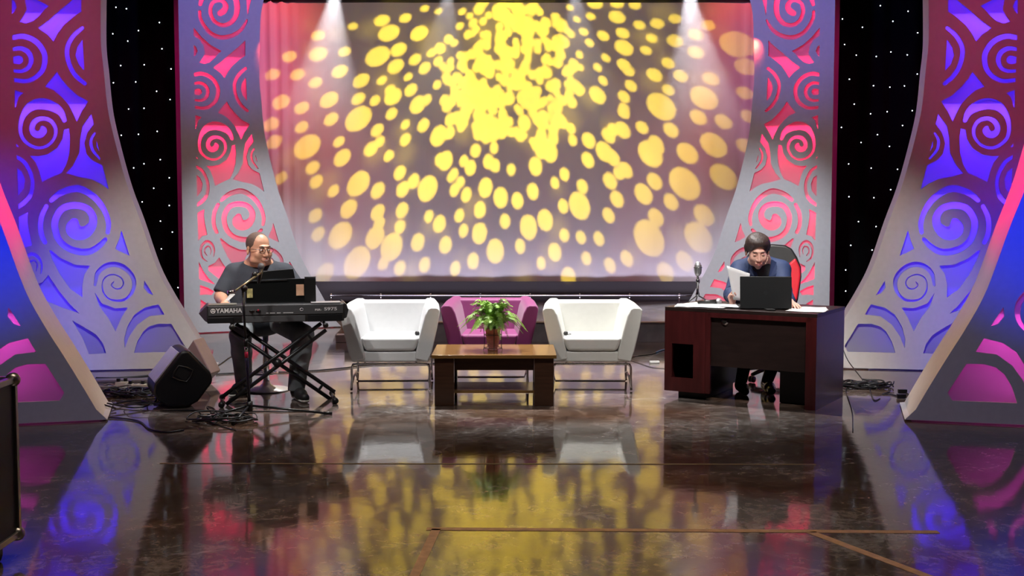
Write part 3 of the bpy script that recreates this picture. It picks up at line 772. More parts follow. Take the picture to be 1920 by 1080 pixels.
# retro microphone
def retro_mic():
    D = 10.45; c = Vector((X_of(1309, D), D, DESKTOP+.008))
    r = thing('desk_microphone', 'chrome retro ribbed microphone on a small tripod on the desk', 'microphone', c)
    for a in (-.5, PI+.5, PI/2):
        bm = bmesh.new(); TUBE(bm, smooth_path([(0, 0, .06), (.05*math.cos(a), .05*math.sin(a)-.01, .035), (.10*math.cos(a), .10*math.sin(a)-.01, .004)], 4), .006, 8); bm_obj('foot', bm, M_clip, r, smooth=True)
    bm = bmesh.new(); LATHE(bm, [(.016, .05), (.018, .07), (.012, .09), (.010, .16), (.016, .165), (.016, .195), (.009, .20), (.009, .225)], 16); bm_obj('stem', bm, mat('dark_chrome', (.25, .25, .26), .2, metal=1), r, smooth=True)
    bm = bmesh.new(); prof = []
    for k in range(15):
        t = k/14; prof.append((.034*(math.sin(PI*(t*.92+.04))**.45), .225+t*.125))
    LATHE(bm, [(0, .224)]+prof+[(0, .351)], 28)
    for v in bm.verts: v.co.y *= .85
    bm_obj('head', bm, mat('satin_chrome', (.8, .8, .82), .38, metal=.85), r, smooth=True)
    bm = bmesh.new()
    for k in range(-2, 3):
        x = k*.0125; yy = -.029*math.sqrt(max(.1, 1-(x/.036)**2))-.001
        B(bm, (x, yy, .285), (.0035, .006, .075))
    bm_obj('grille_slot', bm, M_clip, r)
    bm = bmesh.new(); TUBE(bm, [(.0355*math.cos(q*PI/12), .031*math.sin(q*PI/12), .30) for q in range(24)], .003, 6, closed=True); bm_obj('band', bm, M_chrome, r, smooth=True)
retro_mic()
# handheld-mic / round chrome thing near hand
def ball_mic():
    D = 10.22; c = Vector((X_of(1349, D), D, DESKTOP+.036))
    r = thing('handheld_microphone', 'handheld microphone with a round silver mesh head lying on the desk papers', 'microphone', c, R(200))
    bm = bmesh.new(); SPH(bm, (0, 0, 0), .027, seg=20); bm_obj('mesh_head', bm, mat('silver_mesh', (.7, .7, .72), .3, metal=1, bump=.6, bscale=400), r, smooth=True)
    bm = bmesh.new(); TUBE(bm, [(.024*math.cos(q*PI/12), .024*math.sin(q*PI/12)*0, .024*math.sin(q*PI/12)) for q in range(24)], .004, 6, closed=True); bm_obj('ring', bm, M_clip, r, smooth=True, loc=(.004, -.006, 0), rot=(0, 0, .3))
    bm = bmesh.new(); CYL(bm, (.015, -.01, -.003), (.15, -.09, -.014), .020, .012); bm_obj('handle', bm, M_clip, r, smooth=True)
ball_mic()
p_ = dk(.62, .33); 
def small(name, lb, cat, c, s, m, rz=0, bev=.003): return tag(box(name, c, s, m, None, rz, bev), lb, cat)
small('smartphone', 'black phone lying on the desk beside the right edge of the laptop', 'phone', dk(.86, .12, DESKTOP+.008), (.07, .12, .012), M_clip, DR+.6)
# gaming chair
M_red = mat('red_leatherette', (.62, .015, .03), .35, var=.06, spec=.5)
M_blk = mat('black_leatherette', (.016, .017, .018), .38, var=.1, spec=.5)
def gaming_chair():
    D = 11.10; c = Vector((X_of(1450, D), D, 0))
    r = thing('gaming_chair', 'red and black high-backed swivel chair behind the desk', 'chair', c, R(-10))
    bm = bmesh.new(); CYL(bm, (0, 0, .10), (0, 0, .42), .03); bm_obj('gas_lift', bm, M_chrome, r, smooth=True)
    for k in range(5):
        a = k*2*PI/5+.3; bm = bmesh.new(); ca, sa = math.cos(a), math.sin(a)
        TUBE(bm, [(0, 0, .115), (.16*ca, .16*sa, .10), (.30*ca, .30*sa, .072)], [.028, .022, .016], 8); f = bm_obj('base_arm', bm, M_dmetal, r, smooth=True)
        bm = bmesh.new(); t = Vector((-sa, ca, 0))*.012
        for sg in (-1, 1): CYL(bm, Vector((.30*ca, .30*sa, .032))+t*sg*.6, Vector((.30*ca, .30*sa, .032))+t*sg*2, .029, seg=20)
        bm_obj('caster', bm, M_clip, f, smooth=True)
    s = SDF((-.36, -.36, .38), (.36, .36, .62), .012)
    s.rbox((0, -.02, .46), (.20, .25, .045), .04); s.cap((-.23, -.22, .49), (-.23, .2, .47), .05, .05, .03); s.cap((.23, -.22, .49), (.23, .2, .47), .05, .05, .03)
    s.mesh('seat', M_blk, r)
    # backrest: shield outline leaning back
    lean = R(9)
    def shield(nm, prof, y0, y1, m, bev):
        bm = bmesh.new(); PRISM(bm, prof, y0, y1); o = bm_obj(nm, bm, m, r, loc=(0, .24, .50), rot=(-lean, 0, 0), bevel=bev, seg=4); return o
    half = [(.17, 0), (.20, .10), (.245, .22), (.262, .34), (.275, .44), (.27, .53), (.235, .62), (.185, .70), (.125, .735), (0, .745)]
    out = half+[(-x, z) for x, z in reversed(half[:-1])]
    shield('backrest', out, -.02, .06, M_blk, .025)
    for sx in (-1, 1):
        w = [(sx*x, z) for x, z in [(.165, .03), (.195, .12), (.238, .24), (.254, .36), (.264, .45), (.258, .52), (.215, .61), (.145, .545), (.11, .48), (.125, .42), (.125, .35), (.10, .24), (.10, .10)]]
        shield('side_bolster', w, -.062, -.012, M_red, .018)
    for sx in (-1, 1):
        bm = bmesh.new(); TUBE(bm, [(sx*.20, .05, .44), (sx*.29, .03, .46), (sx*.30, .02, .66)], .018, 8); f = bm_obj('arm_post', bm, M_dmetal, r, smooth=True)
        box('arm_pad', (sx*.30, -.02, .675), (.085, .26, .03), M_blk, r, bevel=.012)
gaming_chair()
# ------------------------------------------------------------------ keyboard rig
M_kb = mat('graphite_plastic', (.045, .045, .048), .35, var=.05)
M_kbtop = mat('silver_grey_plastic', (.30, .30, .31), .3, var=.03)
M_kbdark = mat('dark_plastic', (.012, .012, .014), .4)
M_wht = mat('white_print', (.95, .95, .95), .5)
KR = math.atan2(.42, 1.15)*.62
KO = Vector((X_of(386, 9.62), 9.62, 0)); KU = Vector((math.cos(KR), math.sin(KR), 0)); KV = Vector((-math.sin(KR), math.cos(KR), 0))
KW = 1.085
def kb(u, v, z): return KO+KU*u+KV*v+Vector((0, 0, z))
def keyboard():
    r = thing('electronic_keyboard', 'dark grey arranger keyboard on an X stand, its rear panel to the audience', 'keyboard', KO+Vector((0, 0, .665)), KR)
    Dp = .40
    bm = bmesh.new()
    prof = [(0, 0), (.0, .145), (.16, .150), (.20, .105), (Dp, .090), (Dp, .0)]   # (v, z): rear is v=0
    a = [bm.verts.new((0, v, z)) for v, z in [(0.0, .05), (0.0, .145), (.16, .150), (.20, .100), (Dp, .085), (Dp, .0), (.03, .0)]]
    b = [bm.verts.new((KW, v.co.y, v.co.z)) for v in a]; n = len(a)
    bm.faces.new(a); bm.faces.new(list(reversed(b)))
    for i in range(n): bm.faces.new((a[i], b[i], b[(i+1) % n], a[(i+1) % n]))
    bm_obj('body', bm, M_kb, r, bevel=.006)
    # left wedge-shaped speaker end cap
    bm = bmesh.new(); PRISM(bm, [(0, .012), (0, .145), (-.018, .135), (-.066, .085), (-.02, .025)], .005, .36); bm_obj('end_cap', bm, mat('plum_grey_plastic', (.07, .05, .07), .3), r, bevel=.004)
    bm = bmesh.new(); PRISM(bm, [(KW, .02), (KW, .15), (KW+.02, .14), (KW+.035, .09), (KW+.02, .03)], .005, .36); bm_obj('end_cap', bm, M_kb, r, bevel=.004)
    box('rear_panel', (KW/2, -.002, .103), (KW-.02, .008, .075), mat('rear_panel_grey', (.09, .09, .095), .35), r, bevel=.001)
    box('underside_panel', (.10, .012, .028), (.20, .03, .045), M_kbdark, r, bevel=.003)
    box('underside_panel', (.52, .01, .032), (.50, .03, .05), mat('mid_grey_plastic', (.10, .10, .105), .4), r, bevel=.003)
    box('underside_panel', (.93, .008, .030), (.28, .034, .055), M_kbdark, r, bevel=.003)
    box('top_panel', (.94, .08, .152), (.24, .15, .008), M_kbtop, r, bevel=.002)
    box('top_panel', (.12, .08, .150), (.22, .15, .006), mat('olive_grey_plastic', (.15, .15, .12), .35), r, bevel=.002)
    # keys: whites then blacks
    nw = 44; kw = (KW-.06)/nw
    for i in range(nw): 
        if i == 0: k0 = box('white_key', (.03+kw/2, .31, .098), (kw-.0015, .15, .014), M_wht, r, bevel=0)
        else:
            c = k0.copy(); COL.objects.link(c); c.parent = r; c.location = (.03+kw*(i+.5), .31, .098)
    f = True
    for i in range(nw-1):
        if i % 7 in (2, 6): continue
        if f: k1 = box('black_key', (.03+kw*(i+1), .27, .110), (.011, .09, .016), M_kbdark, r, bevel=.001); f = False
        else:
            c = k1.copy(); COL.objects.link(c); c.parent = r; c.location = (.03+kw*(i+1), .27, .110)
    # lettering
    text_obj('brand_lettering', 'YAMAHA', .050, M_wht, r, (.170, -.0075, .103), (PI/2, 0, 0), sx=.98)
    bm = bmesh.new(); TUBE(bm, [(.045+.0165*math.cos(q*PI/16), -.008, .103+.0165*math.sin(q*PI/16)) for q in range(32)], .0028, 6, closed=True)
    for k in range(3):
        a = PI/2+k*2*PI/3; TUBE(bm, [(.045, -.008, .103), (.045+.015*math.cos(a), -.008, .103+.015*math.sin(a))], .0035, 6)
    bm_obj('brand_emblem', bm, M_wht, r)
    text_obj('model_lettering', 'PSR-', .022, M_wht, r, (.875, -.0075, .098), (PI/2, 0, 0), sx=1.3)
    text_obj('model_lettering', 'S975', .036, M_wht, r, (.975, -.0075, .103), (PI/2, 0, 0), sx=1.5)
    # jacks
    for x in (.335, .36, .385, .41):
        bm = bmesh.new(); CYL(bm, (x, -.012, .098), (x, .004, .098), .0075); bm_obj('jack_socket', bm, M_clip, r, smooth=True)
    box('jack_plug', (.398, -.02, .105), (.012, .03, .012), mat('red_plug', (.35, .01, .03), .4), r, bevel=.002)
    box('jack_plug', (.345, -.02, .098), (.012, .03, .012), M_clip, r, bevel=.002)
    for x, w in ((.47, .02), (.51, .04), (.56, .03), (.62, .05), (.66, .03)): box('port_label', (x, -.0068, .079), (w, .0012, .005), M_wht, r, bevel=0)
    bm = bmesh.new(); TUBE(bm, [(.742+.013*math.cos(q*PI/12), -.0075, .104+.010*math.sin(q*PI/12)) for q in range(1, 24)], .0022, 6); bm_obj('cord_hook', bm, M_wht, r, smooth=True)
    # music rest with small coloured patches near its ends
    bm = bmesh.new(); PRISM(bm, [(.30, .146), (.30, .335), (.80, .345), (.80, .15)], .135, .143); bm_obj('music_rest', bm, mat('smoked_panel', (.012, .013, .013), .12, spec=.6), r, bevel=.003)
    box('rest_edge', (.47, .128, .332), (.32, .008, .007), M_chrome, r, bevel=.002, ry=R(-1.2))
    box('rest_frame', (.82, .128, .25), (.09, .012, .205), M_clip, r, bevel=.003)
    box('rest_edge', (.82, .128, .356), (.095, .012, .007), M_chrome, r, bevel=.002)
    box('rest_patch', (.737, .127, .252), (.062, .003, .092), mat('peach_patch', (.95, .50, .32), .5, var=.25, vscale=14), r, bevel=0)
    box('rest_patch', (.335, .127, .232), (.046, .003, .075), mat('green_gold_patch', (.55, .50, .22), .5, var=.7, vscale=22), r, bevel=0)
    bm = bmesh.new(); PRISM(bm, [(.335, .335), (.36, .40), (.685, .425), (.70, .345)], .155, .175); bm_obj('tablet', bm, M_lap, r, bevel=.004)
keyboard()
def kstand():
    r = thing('keyboard_stand', 'black double-braced X stand carrying the keyboard', 'stand', kb(.5, .16, 0), KR)
    def arm(nm, x0, z0, x1, z1, y):
        for q in (-.034, .034):
            d = Vector((x1-x0, 0, z1-z0)).normalized(); n_ = Vector((-d.z, 0, d.x))*q
            bm = bmesh.new(); a = Vector((x0, y, z0))+n_; b = Vector((x1, y, z1))+n_
            TUBE(bm, [a, b], .0165, 8); bm_obj(nm, bm, M_dmetal, r, smooth=True)
        bm = bmesh.new()
        for t in (.12, .5, .86):
            c = Vector((x0, y, z0)).lerp(Vector((x1, y, z1)), t); B(bm, c, (.085, .03, .02), ry=-math.atan2(d.z, d.x)+PI/2)
        bm_obj('brace_plate', bm, M_dmetal, r, bevel=.003)
    arm('cross_bar', -.385, .035, .42, .62, -.12)
    arm('cross_bar', .49, .035, -.30, .62, -.02)
    for (x, y0, y1) in ((-.40, -.24, .14), (.50, -.24, .14)):
        bm = bmesh.new(); CYL(bm, (x, y0, .026), (x, y1, .026), .014); f = bm_obj('foot_bar', bm, M_dmetal, r, smooth=True)
        for yy in (y0, y1):
            bm = bmesh.new(); CYL(bm, (x, yy-.018, .026), (x, yy+.018, .026), .0245, seg=20); bm_obj('rubber_cap', bm, M_clip, f, smooth=True)
    for x in (-.31, .43):
        bm = bmesh.new(); CYL(bm, (x, -.20, .640), (x, .22, .640), .014); f = bm_obj('support_bar', bm, M_dmetal, r, smooth=True)
        for yy in (-.20, .22):
            bm = bmesh.new(); CYL(bm, (x, yy-.018, .640), (x, yy+.018, .640), .022, seg=16); bm_obj('rubber_cap', bm, M_clip, f, smooth=True)
    bm = bmesh.new(); CYL(bm, (.05, -.14, .33), (.05, 0, .33), .03, seg=20); bm_obj('pivot_knob', bm, M_clip, r, smooth=True)
kstand()
def micstand():
    c = fl(468, 782)
    r = thing('microphone_stand', 'black tripod boom stand reaching over the keyboard to the player', 'microphone stand', c)
    top = at(455, 545, c.y)
    dx = top.x-c.x
    bm = bmesh.new(); TUBE(bm, [(0, 0, .09), (dx*.5, 0, .55)], .0125, 10); bm_obj('lower_pole', bm, mat('indigo_black_metal', (.02, .015, .035), .25, spec=.6), r, smooth=True)
    bm = bmesh.new(); TUBE(bm, [(dx*.5, 0, .55), (dx, 0, top.z)], .009, 10); bm_obj('upper_pole', bm, M_dmetal, r, smooth=True)
    bm = bmesh.new(); CYL(bm, (dx*.5, 0, .545), (dx*.5, 0, .60), .018); bm_obj('clutch', bm, M_clip, r, smooth=True)
    bm = bmesh.new(); CYL(bm, (dx*.47, 0, .50), (dx*.50, 0, .545), .0132); bm_obj('silver_collar', bm, M_chrome, r, smooth=True)
    bm = bmesh.new(); CYL(bm, (dx*.42, 0, .455), (dx*.47, 0, .50), .0134); bm_obj('red_band', bm, mat('red_tape', (.6, .01, .06), .4), r, smooth=True)
    bm = bmesh.new(); CYL(bm, (0, 0, .05), (0, 0, .12), .026); bm_obj('hub', bm, M_clip, r, smooth=True)
    for a in (R(-158), R(-98), R(8)):
        L = .34 if a < 0 else .60
        bm = bmesh.new(); TUBE(bm, [(0, 0, .09), (L*math.cos(a), L*math.sin(a), .012)], .009, 8); f = bm_obj('leg', bm, M_dmetal, r, smooth=True)
        bm = bmesh.new(); CYL(bm, (.93*L*math.cos(a), .93*L*math.sin(a), .018), (1.04*L*math.cos(a), 1.04*L*math.sin(a), .012), .012); bm_obj('rubber_foot', bm, M_clip, f, smooth=True)
    # boom
    e0 = at(437, 548, c.y-.02)-c; e1 = at(488, 512, c.y+.30)-c
    bm = bmesh.new(); TUBE(bm, [e0, e1], .008, 8); bm_obj('boom_arm', bm, mat('worn_brass_metal', (.35, .31, .18), .35, metal=.7), r, smooth=True)
    bm = bmesh.new(); CYL(bm, Vector(e0)-Vector((.035, .02, -.0)), Vector(e0)+Vector((.01, .01, .004)), .016); bm_obj('counterweight', bm, M_chrome, r, smooth=True)
    m_ = at(458, 541, c.y-.02)-c
    bm = bmesh.new(); SPH(bm, m_, .026); CYL(bm, m_+Vector((0, -.03, 0)), m_+Vector((0, .02, 0)), .018); bm_obj('boom_clamp', bm, M_clip, r, smooth=True)
    bm = bmesh.new(); SPH(bm, at(477, 515, c.y+.25)-c, .022); bm_obj('clip_joint', bm, M_clip, r, smooth=True)
    # microphone itself
    q = thing('vocal_microphone', 'grey ball-headed vocal microphone on the boom in front of the keyboard player', 'microphone', c+e1+Vector((-.008, 0, -.028)))
    p0 = Vector((-.005, 0, -.005)); p1 = Vector((.010, .02, .058))
    bm = bmesh.new(); CYL(bm, p0-Vector((0, .0, .05)), p1, .011, .019); bm_obj('handle', bm, M_clip, q, smooth=True)
    bm = bmesh.new(); SPH(bm, p1+Vector((.0, .004, .02)), .027, (1, 1, 1.05)); bm_obj('mesh_head', bm, mat('grey_mesh', (.14, .14, .15), .4, metal=.5, bump=.5, bscale=500), q, smooth=True)
micstand()
def stool():
    c = fl(498, 736)
    r = thing('bar_stool', 'round bar stool with a chrome pole and disc base under the keyboard player', 'stool', (c.x-.02, 10.47, 0))
    bm = bmesh.new(); LATHE(bm, [(0, .0), (.20, .0), (.205, .006), (.20, .012), (.06, .035), (.035, .06), (.03, .08)], 40); bm_obj('base', bm, mat('brushed_chrome', (.85, .85, .86), .38, metal=.8), r, smooth=True)
    bm = bmesh.new(); CYL(bm, (0, 0, .06), (0, 0, .56), .028, seg=20); bm_obj('pole', bm, M_chrome, r, smooth=True)
    bm = bmesh.new(); TUBE(bm, [(.03+.11*math.cos(q*PI/16)-.03, -.06+.11*math.sin(q*PI/16), .16) for q in range(32)], .010, 8, closed=True); bm_obj('foot_ring', bm, M_chrome, r, smooth=True)
    bm = bmesh.new(); LATHE(bm, [(0, .53), (.15, .53), (.18, .55), (.185, .58), (.17, .60), (0, .605)], 32); bm_obj('seat', bm, M_blk, r, smooth=True)
stool()
# ------------------------------------------------------------------ wedge speakers, cables, cases
M_spk = mat('black_speaker_vinyl', (.006, .006, .0065), .45, spec=.4, bump=.1, bscale=300)
M_spkg = mat('worn_grey_grille', (.42, .40, .44), .32, var=.08)
def wedge(name, prof, c, ext, rz, m, mside, label, roll=0, handle=True):
    r = thing(name, label, 'speaker', c, rz, None)
    bm = bmesh.new(); PRISM(bm, prof, 0, ext); bm_obj('cabinet', bm, m, r, bevel=.025, seg=4)
    return r
# front wedge: side panel (with handle) faces the audience
D1 = 9.55
def dpt(px, py, D, c): p = at(px, py, D); return (p.x-c.x, p.z-c.z)
c1 = Vector((X_of(343, D1), D1, 0))
pr = [(340, 681), (354, 680), (397, 727), (399, 742), (372, 777), (352, 787), (318, 783), (297, 770), (291, 756), (292, 742)]
prof = [dpt(x, y, D1, c1) for x, y in pr]; zmin = min(z for _, z in prof); prof = [(x, z-zmin+.004) for x, z in prof]
r = wedge('stage_monitor', prof, c1, .48, R(23), M_spk, M_spkg, 'black wedge monitor tipped on its edge, grey grille up, among cables')
# grille slab on the upper-left face and top-right worn edge
def slab(p, q, off, th, y0, y1, m, nm):
    p = Vector((p[0], 0, p[1])); q = Vector((q[0], 0, q[1])); d = (q-p); n = Vector((-d.z, 0, d.x)).normalized()
    if n.z < 0: n = -n
    c = (p+q)/2+n*(off); ang = math.atan2(d.z, d.x)
    return box(nm, (c.x, (y0+y1)/2, c.z), (d.length*.90, y1-y0, th), m, r, ry=-ang, bevel=.004)
slab(prof[9], prof[0], .005, .012, .025, .455, M_spkg, 'grille')
slab(prof[1], prof[2], .003, .010, .02, .46, mat('worn_vinyl', (.20, .20, .20), .35), 'worn_edge')
bm = bmesh.new(); hc = dpt(343, 722, D1, c1); hz = hc[1]-zmin
pts = [(hc[0]+.085*math.cos(a)*(.8 if k % 2 else 1), -.004, hz+.07*math.sin(a)*(.8 if k % 2 else 1)) for k, a in enumerate([R(q) for q in (20, 65, 110, 155, 200, 245, 290, 335)])]
TUBE(bm, pts, .006, 6, closed=True); bm_obj('handle_rim', bm, mat('dark_vinyl', (.02, .02, .02), .4), r, smooth=True)
bm = bmesh.new(); B(bm, (hc[0], -.001, hz), (.10, .004, .08), ry=.6); bm_obj('handle_recess', bm, M_clip, r, bevel=.001)
# rear wedge
D2 = 10.75; c2 = Vector((X_of(370, D2), D2, 0))
prof2 = [dpt(x, y, D2, c2) for x, y in [(362, 617), (397, 681), (374, 702), (318, 690), (330, 664)]]; zm2 = min(z for _, z in prof2); prof2 = [(x, z-zm2+.004) for x, z in prof2]
r2 = thing('stage_monitor', 'brown wedge monitor leaning behind the black one, its plain side showing', 'speaker', c2, R(-9))
bm = bmesh.new(); PRISM(bm, prof2, 0, .22); bm_obj('cabinet', bm, mat('brown_speaker_vinyl', (.15, .095, .095), .4, var=.05), r2, bevel=.012, seg=3)
# flight case at the left edge
def flight_case():
    # right side panel seen edge-on near the lens
    r = thing('flight_case', 'black road case with aluminium edging cut off by the left picture edge', 'case', (-2.62, 4.93, 0), R(0))
    M_al = mat('aluminium_edge', (.42, .40, .38), .3, metal=.9)
    W, Dp, H = .55, .62, .80
    x1 = X_of(27, 5.57)+2.62; z0 = .09
    box('case_body', (x1-W/2, .30, z0+H/2-.02), (W-.02, Dp-.02, H-.06), mat('black_laminate', (.006, .006, .007), .5), r, bevel=.002)
    for y in (0, Dp):
        box('edge_strip', (x1-.012, y-.01, z0+H/2-.02), (.028, .028, H-.04), M_al, r, bevel=.003)
        box('edge_strip', (x1-W/2, y-.01, z0+.02), (W, .028, .028), M_al, r, bevel=.003)
        box('edge_strip', (x1-W/2, y-.01, z0+H-.06), (W, .028, .028), M_al, r, bevel=.003)
        for z in (z0+.02, z0+H-.06):
            bm = bmesh.new(); SPH(bm, (x1-.014, y-.01, z), .034, seg=16); bm_obj('ball_corner', bm, M_al, r, smooth=True)
    for z in (z0+.02, z0+H-.06): box('edge_strip', (x1-.012, Dp/2-.01, z), (.028, Dp, .028), M_al, r, bevel=.003)
    box('latch', (x1-.05, -.028, z0+H*.70), (.06, .015, .07), M_al, r, bevel=.004)
    for x in (x1-.08, x1-W+.08):
        for y in (.08, Dp-.10):
            bm = bmesh.new(); CYL(bm, (x-.018, y, .038), (x+.018, y, .038), .036, seg=20); f = bm_obj('caster', bm, M_clip, r, smooth=True)
            box('caster_plate', (x, y, .084), (.09, .09, .012), M_al, r, bevel=.001)
flight_case()
# cables ------------------------------------------------------------
M_cab = mat('black_cable', (.008, .008, .009), .45)
M_cabb = mat('blue_cable', (.08, .22, .42), .45)
M_cabw = mat('pale_cable', (.30, .26, .22), .5)
def cable(label, pts, m=M_cab, rad=.006, group=None, name='cable', wob=0, seed=1):
    rr = random.Random(seed); P = []
    for p in pts:
        q = fl(p[0], p[1]) if len(p) == 2 else fl(p[0], p[1], p[2])
        P.append(Vector((q.x+rr.uniform(-wob, wob), q.y+rr.uniform(-wob, wob), q.z+rad+.001)))
    bm = bmesh.new(); TUBE(bm, smooth_path(P, 6), rad, 6); o = bm_obj(name, bm, m, None, smooth=True)
    tag(o, label, 'cable', group); return o
cable('black cable lying flat in front of the tipped wedge monitor at left', [(202, 785), (230, 786), (262, 792), (280, 806), (312, 812), (345, 808)])
cable('thin black cable running straight from the wedge monitor to the keyboard stand', [(300, 771), (350, 770.5), (420, 771.5), (520, 773), (600, 772)], rad=.005)
cable('black cable looped on the floor between the wedge monitor and the keyboard stand', [(372, 772), (390, 790), (398, 778), (388, 764), (402, 768), (410, 785), (400, 797), (386, 790), (420, 802), (442, 808)], rad=.004)
cable('black cable running along the foot of the left middle panel', [(180, 712), (215, 712), (250, 710), (292, 706)], rad=.012)
cable('black cable running across the floor behind the keyboard player to the white chair', [(405, 703), (440, 701), (560, 698), (640, 692), (690, 686), (760, 684), (815, 683)], rad=.007)
cable('black cable rising from the brown wedge to the keyboard player', [(402, 690), (415, 682), (432, 670), (450, 664)], rad=.004)
cable('black cable running from the ivory armchair towards the desk', [(1180, 672), (1200, 668), (1218, 666), (1232, 661)], rad=.006)
cable('short blue cable on the floor beside the left side of the desk', [(1230, 662), (1240, 658), (1252, 655), (1268, 648)], m=M_cabb, rad=.007)
cable('thin dark cable curving on the floor behind the white power adapter', [(1182, 676), (1205, 684), (1225, 690), (1252, 692)], rad=.003)
cable('black cable trailing from the tangle towards the desk at right', [(1590, 722), (1586, 735), (1591, 750), (1598, 775), (1599, 810)], rad=.004)
def hang(label, pts, rad):
    bm = bmesh.new(); TUBE(bm, smooth_path([at(x, y, D) for x, y, D in pts[:-1]]+[fl(pts[-1][0], pts[-1][1])+Vector((0, 0, rad+.002))], 6), rad, 6)
    tag(bm_obj('cable', bm, M_cab, None, smooth=True), label, 'cable')
hang('black cable hanging off the edge of the right middle panel to the floor tangle', [(1561, 619, 11.70), (1565, 650, 11.62), (1566, 685, 11.5), (1576, 708, 11.1), (1588, 722, 10)], .006)
hang('thin black cable looping over the right middle panel corner towards the tangle', [(1564, 620, 11.70), (1573, 640, 11.60), (1580, 653, 11.52), (1590, 676, 11.4), (1608, 700, 11.1), (1622, 720, 10)], .005)
cable('black cable running from the tangle to the black plug boxes at right', [(1640, 716), (1660, 722), (1668, 735), (1655, 740), (1672, 741), (1686, 745)], rad=.005)
cable('black cable leaving the plug boxes towards the near right panel', [(1698, 738), (1704, 741), (1712, 742)], rad=.006)
cable('looping black cable at the front of the tangle at right', [(1630, 728), (1634, 742), (1640, 752), (1650, 748)], rad=.004)
def tangle(cx, cy, w, n, label, seed, m=M_cab):
    rr = random.Random(seed); bm = bmesh.new(); c = fl(cx, cy)
    for i in range(n):
        P = []; a0 = rr.uniform(0, 6.28); x = c.x+rr.uniform(-w, w)*.5; y = c.y+rr.uniform(-.25, .25)*w; ra = rr.uniform(.05, .14)
        for k in range(9):
            a = a0+k*.85; P.append((x+ra*math.cos(a)*1.5+rr.uniform(-.02, .02), y+ra*math.sin(a), .008+rr.uniform(0, .05)))
        TUBE(bm, smooth_path(P, 4), rr.choice((.004, .006, .007)), 6)
    o = bm_obj('cable_tangle', bm, m, None, smooth=True); o['label'] = label; o['category'] = 'cables'; o['kind'] = 'stuff'
tangle(1610, 726, .30, 16, 'heap of tangled black cables on the floor right of the desk', 2)
tangle(238, 742, .26, 16, 'heap of tangled black cables between the left near panel and the wedge monitor', 4)
tangle(205, 735, .16, 6, 'pale brown cables coiled at the foot of the left near panel', 8, M_cabw)
tangle(275, 763, .34, 5, 'loose loops of cable beside the tipped wedge monitor', 12)
tangle(425, 790, .22, 7, 'black cable loops around the feet of the keyboard stand', 15)
M_strip = mat('ivory_plastic', (.62, .56, .44), .45)
def strip(px, py, L, rz, lb, m=M_strip, grp=None):
    c = fl(px, py); r = thing('power_strip', lb, 'power strip', c, rz, grp)
    box('housing', (0, 0, .022), (L, .055, .042), m, r, bevel=.006)
    for i in range(4): 
        f = box('socket', (-L*.36+i*L*.22, 0, .044), (.032, .032, .003), mat('socket_dark', (.08, .07, .06), .5), r, bevel=.001)
    box('plug', (-L*.3, -.01, .058), (.03, .035, .03), M_clip, r, bevel=.005); box('plug', (L*.12, .0, .058), (.03, .03, .03), M_clip, r, bevel=.005)
strip(262, 729, .26, R(-8), 'ivory power strip full of plugs behind the cable heap at left')
strip(232, 724, .14, R(5), 'short ivory power block beside the longer power strip at left')
for px, py, lb in ((1692, 738, 'black plug box on the floor by the near right panel, the farther of two'), (1690, 747, 'black plug box on the floor by the near right panel, the nearer of two')):
    c = fl(px, py); tag(box('plug_box', c+Vector((0, 0, .02)), (.075, .035, .035), M_clip, None, R(-4), .005), lb, 'plug box', 'black plug boxes by the right panel')
c = fl(1227, 681); tag(box('power_adapter', c+Vector((0, 0, .012)), (.10, .04, .022), mat('white_plastic', (.8, .8, .78), .4), None, R(8), .004), 'small white power adapter on the floor between the ivory armchair and the desk', 'adapter')
# plank at foot of right middle panel
c = fl(1583, 689); tag(box('wooden_plank', c+Vector((-.0, -.10, .038)), (.40, .03, .072), mat('mauve_brown_board', (.17, .09, .10), .5, var=.1), None, R(-10), .002), 'low brown board standing on edge at the foot of the right middle panel', 'board')
c = fl(235, 716); tag(box('wooden_plank', c+Vector((0, .03, .012)), (.75, .14, .02), mat('grey_board', (.14, .12, .12), .4, var=.1), None, R(6), .002), 'flat grey board on the floor along the foot of the left middle panel', 'board')
# white bottom of riser step thing behind the keyboard (low block on the riser edge)
c = fl(648, 643); tag(box('step_block', c+Vector((.0, .10, .045)), (.24, .16, .088), mat('brown_block', (.16, .11, .10), .5), None, 0, .004), 'small brown wooden block at the left end of the stage platform', 'block')
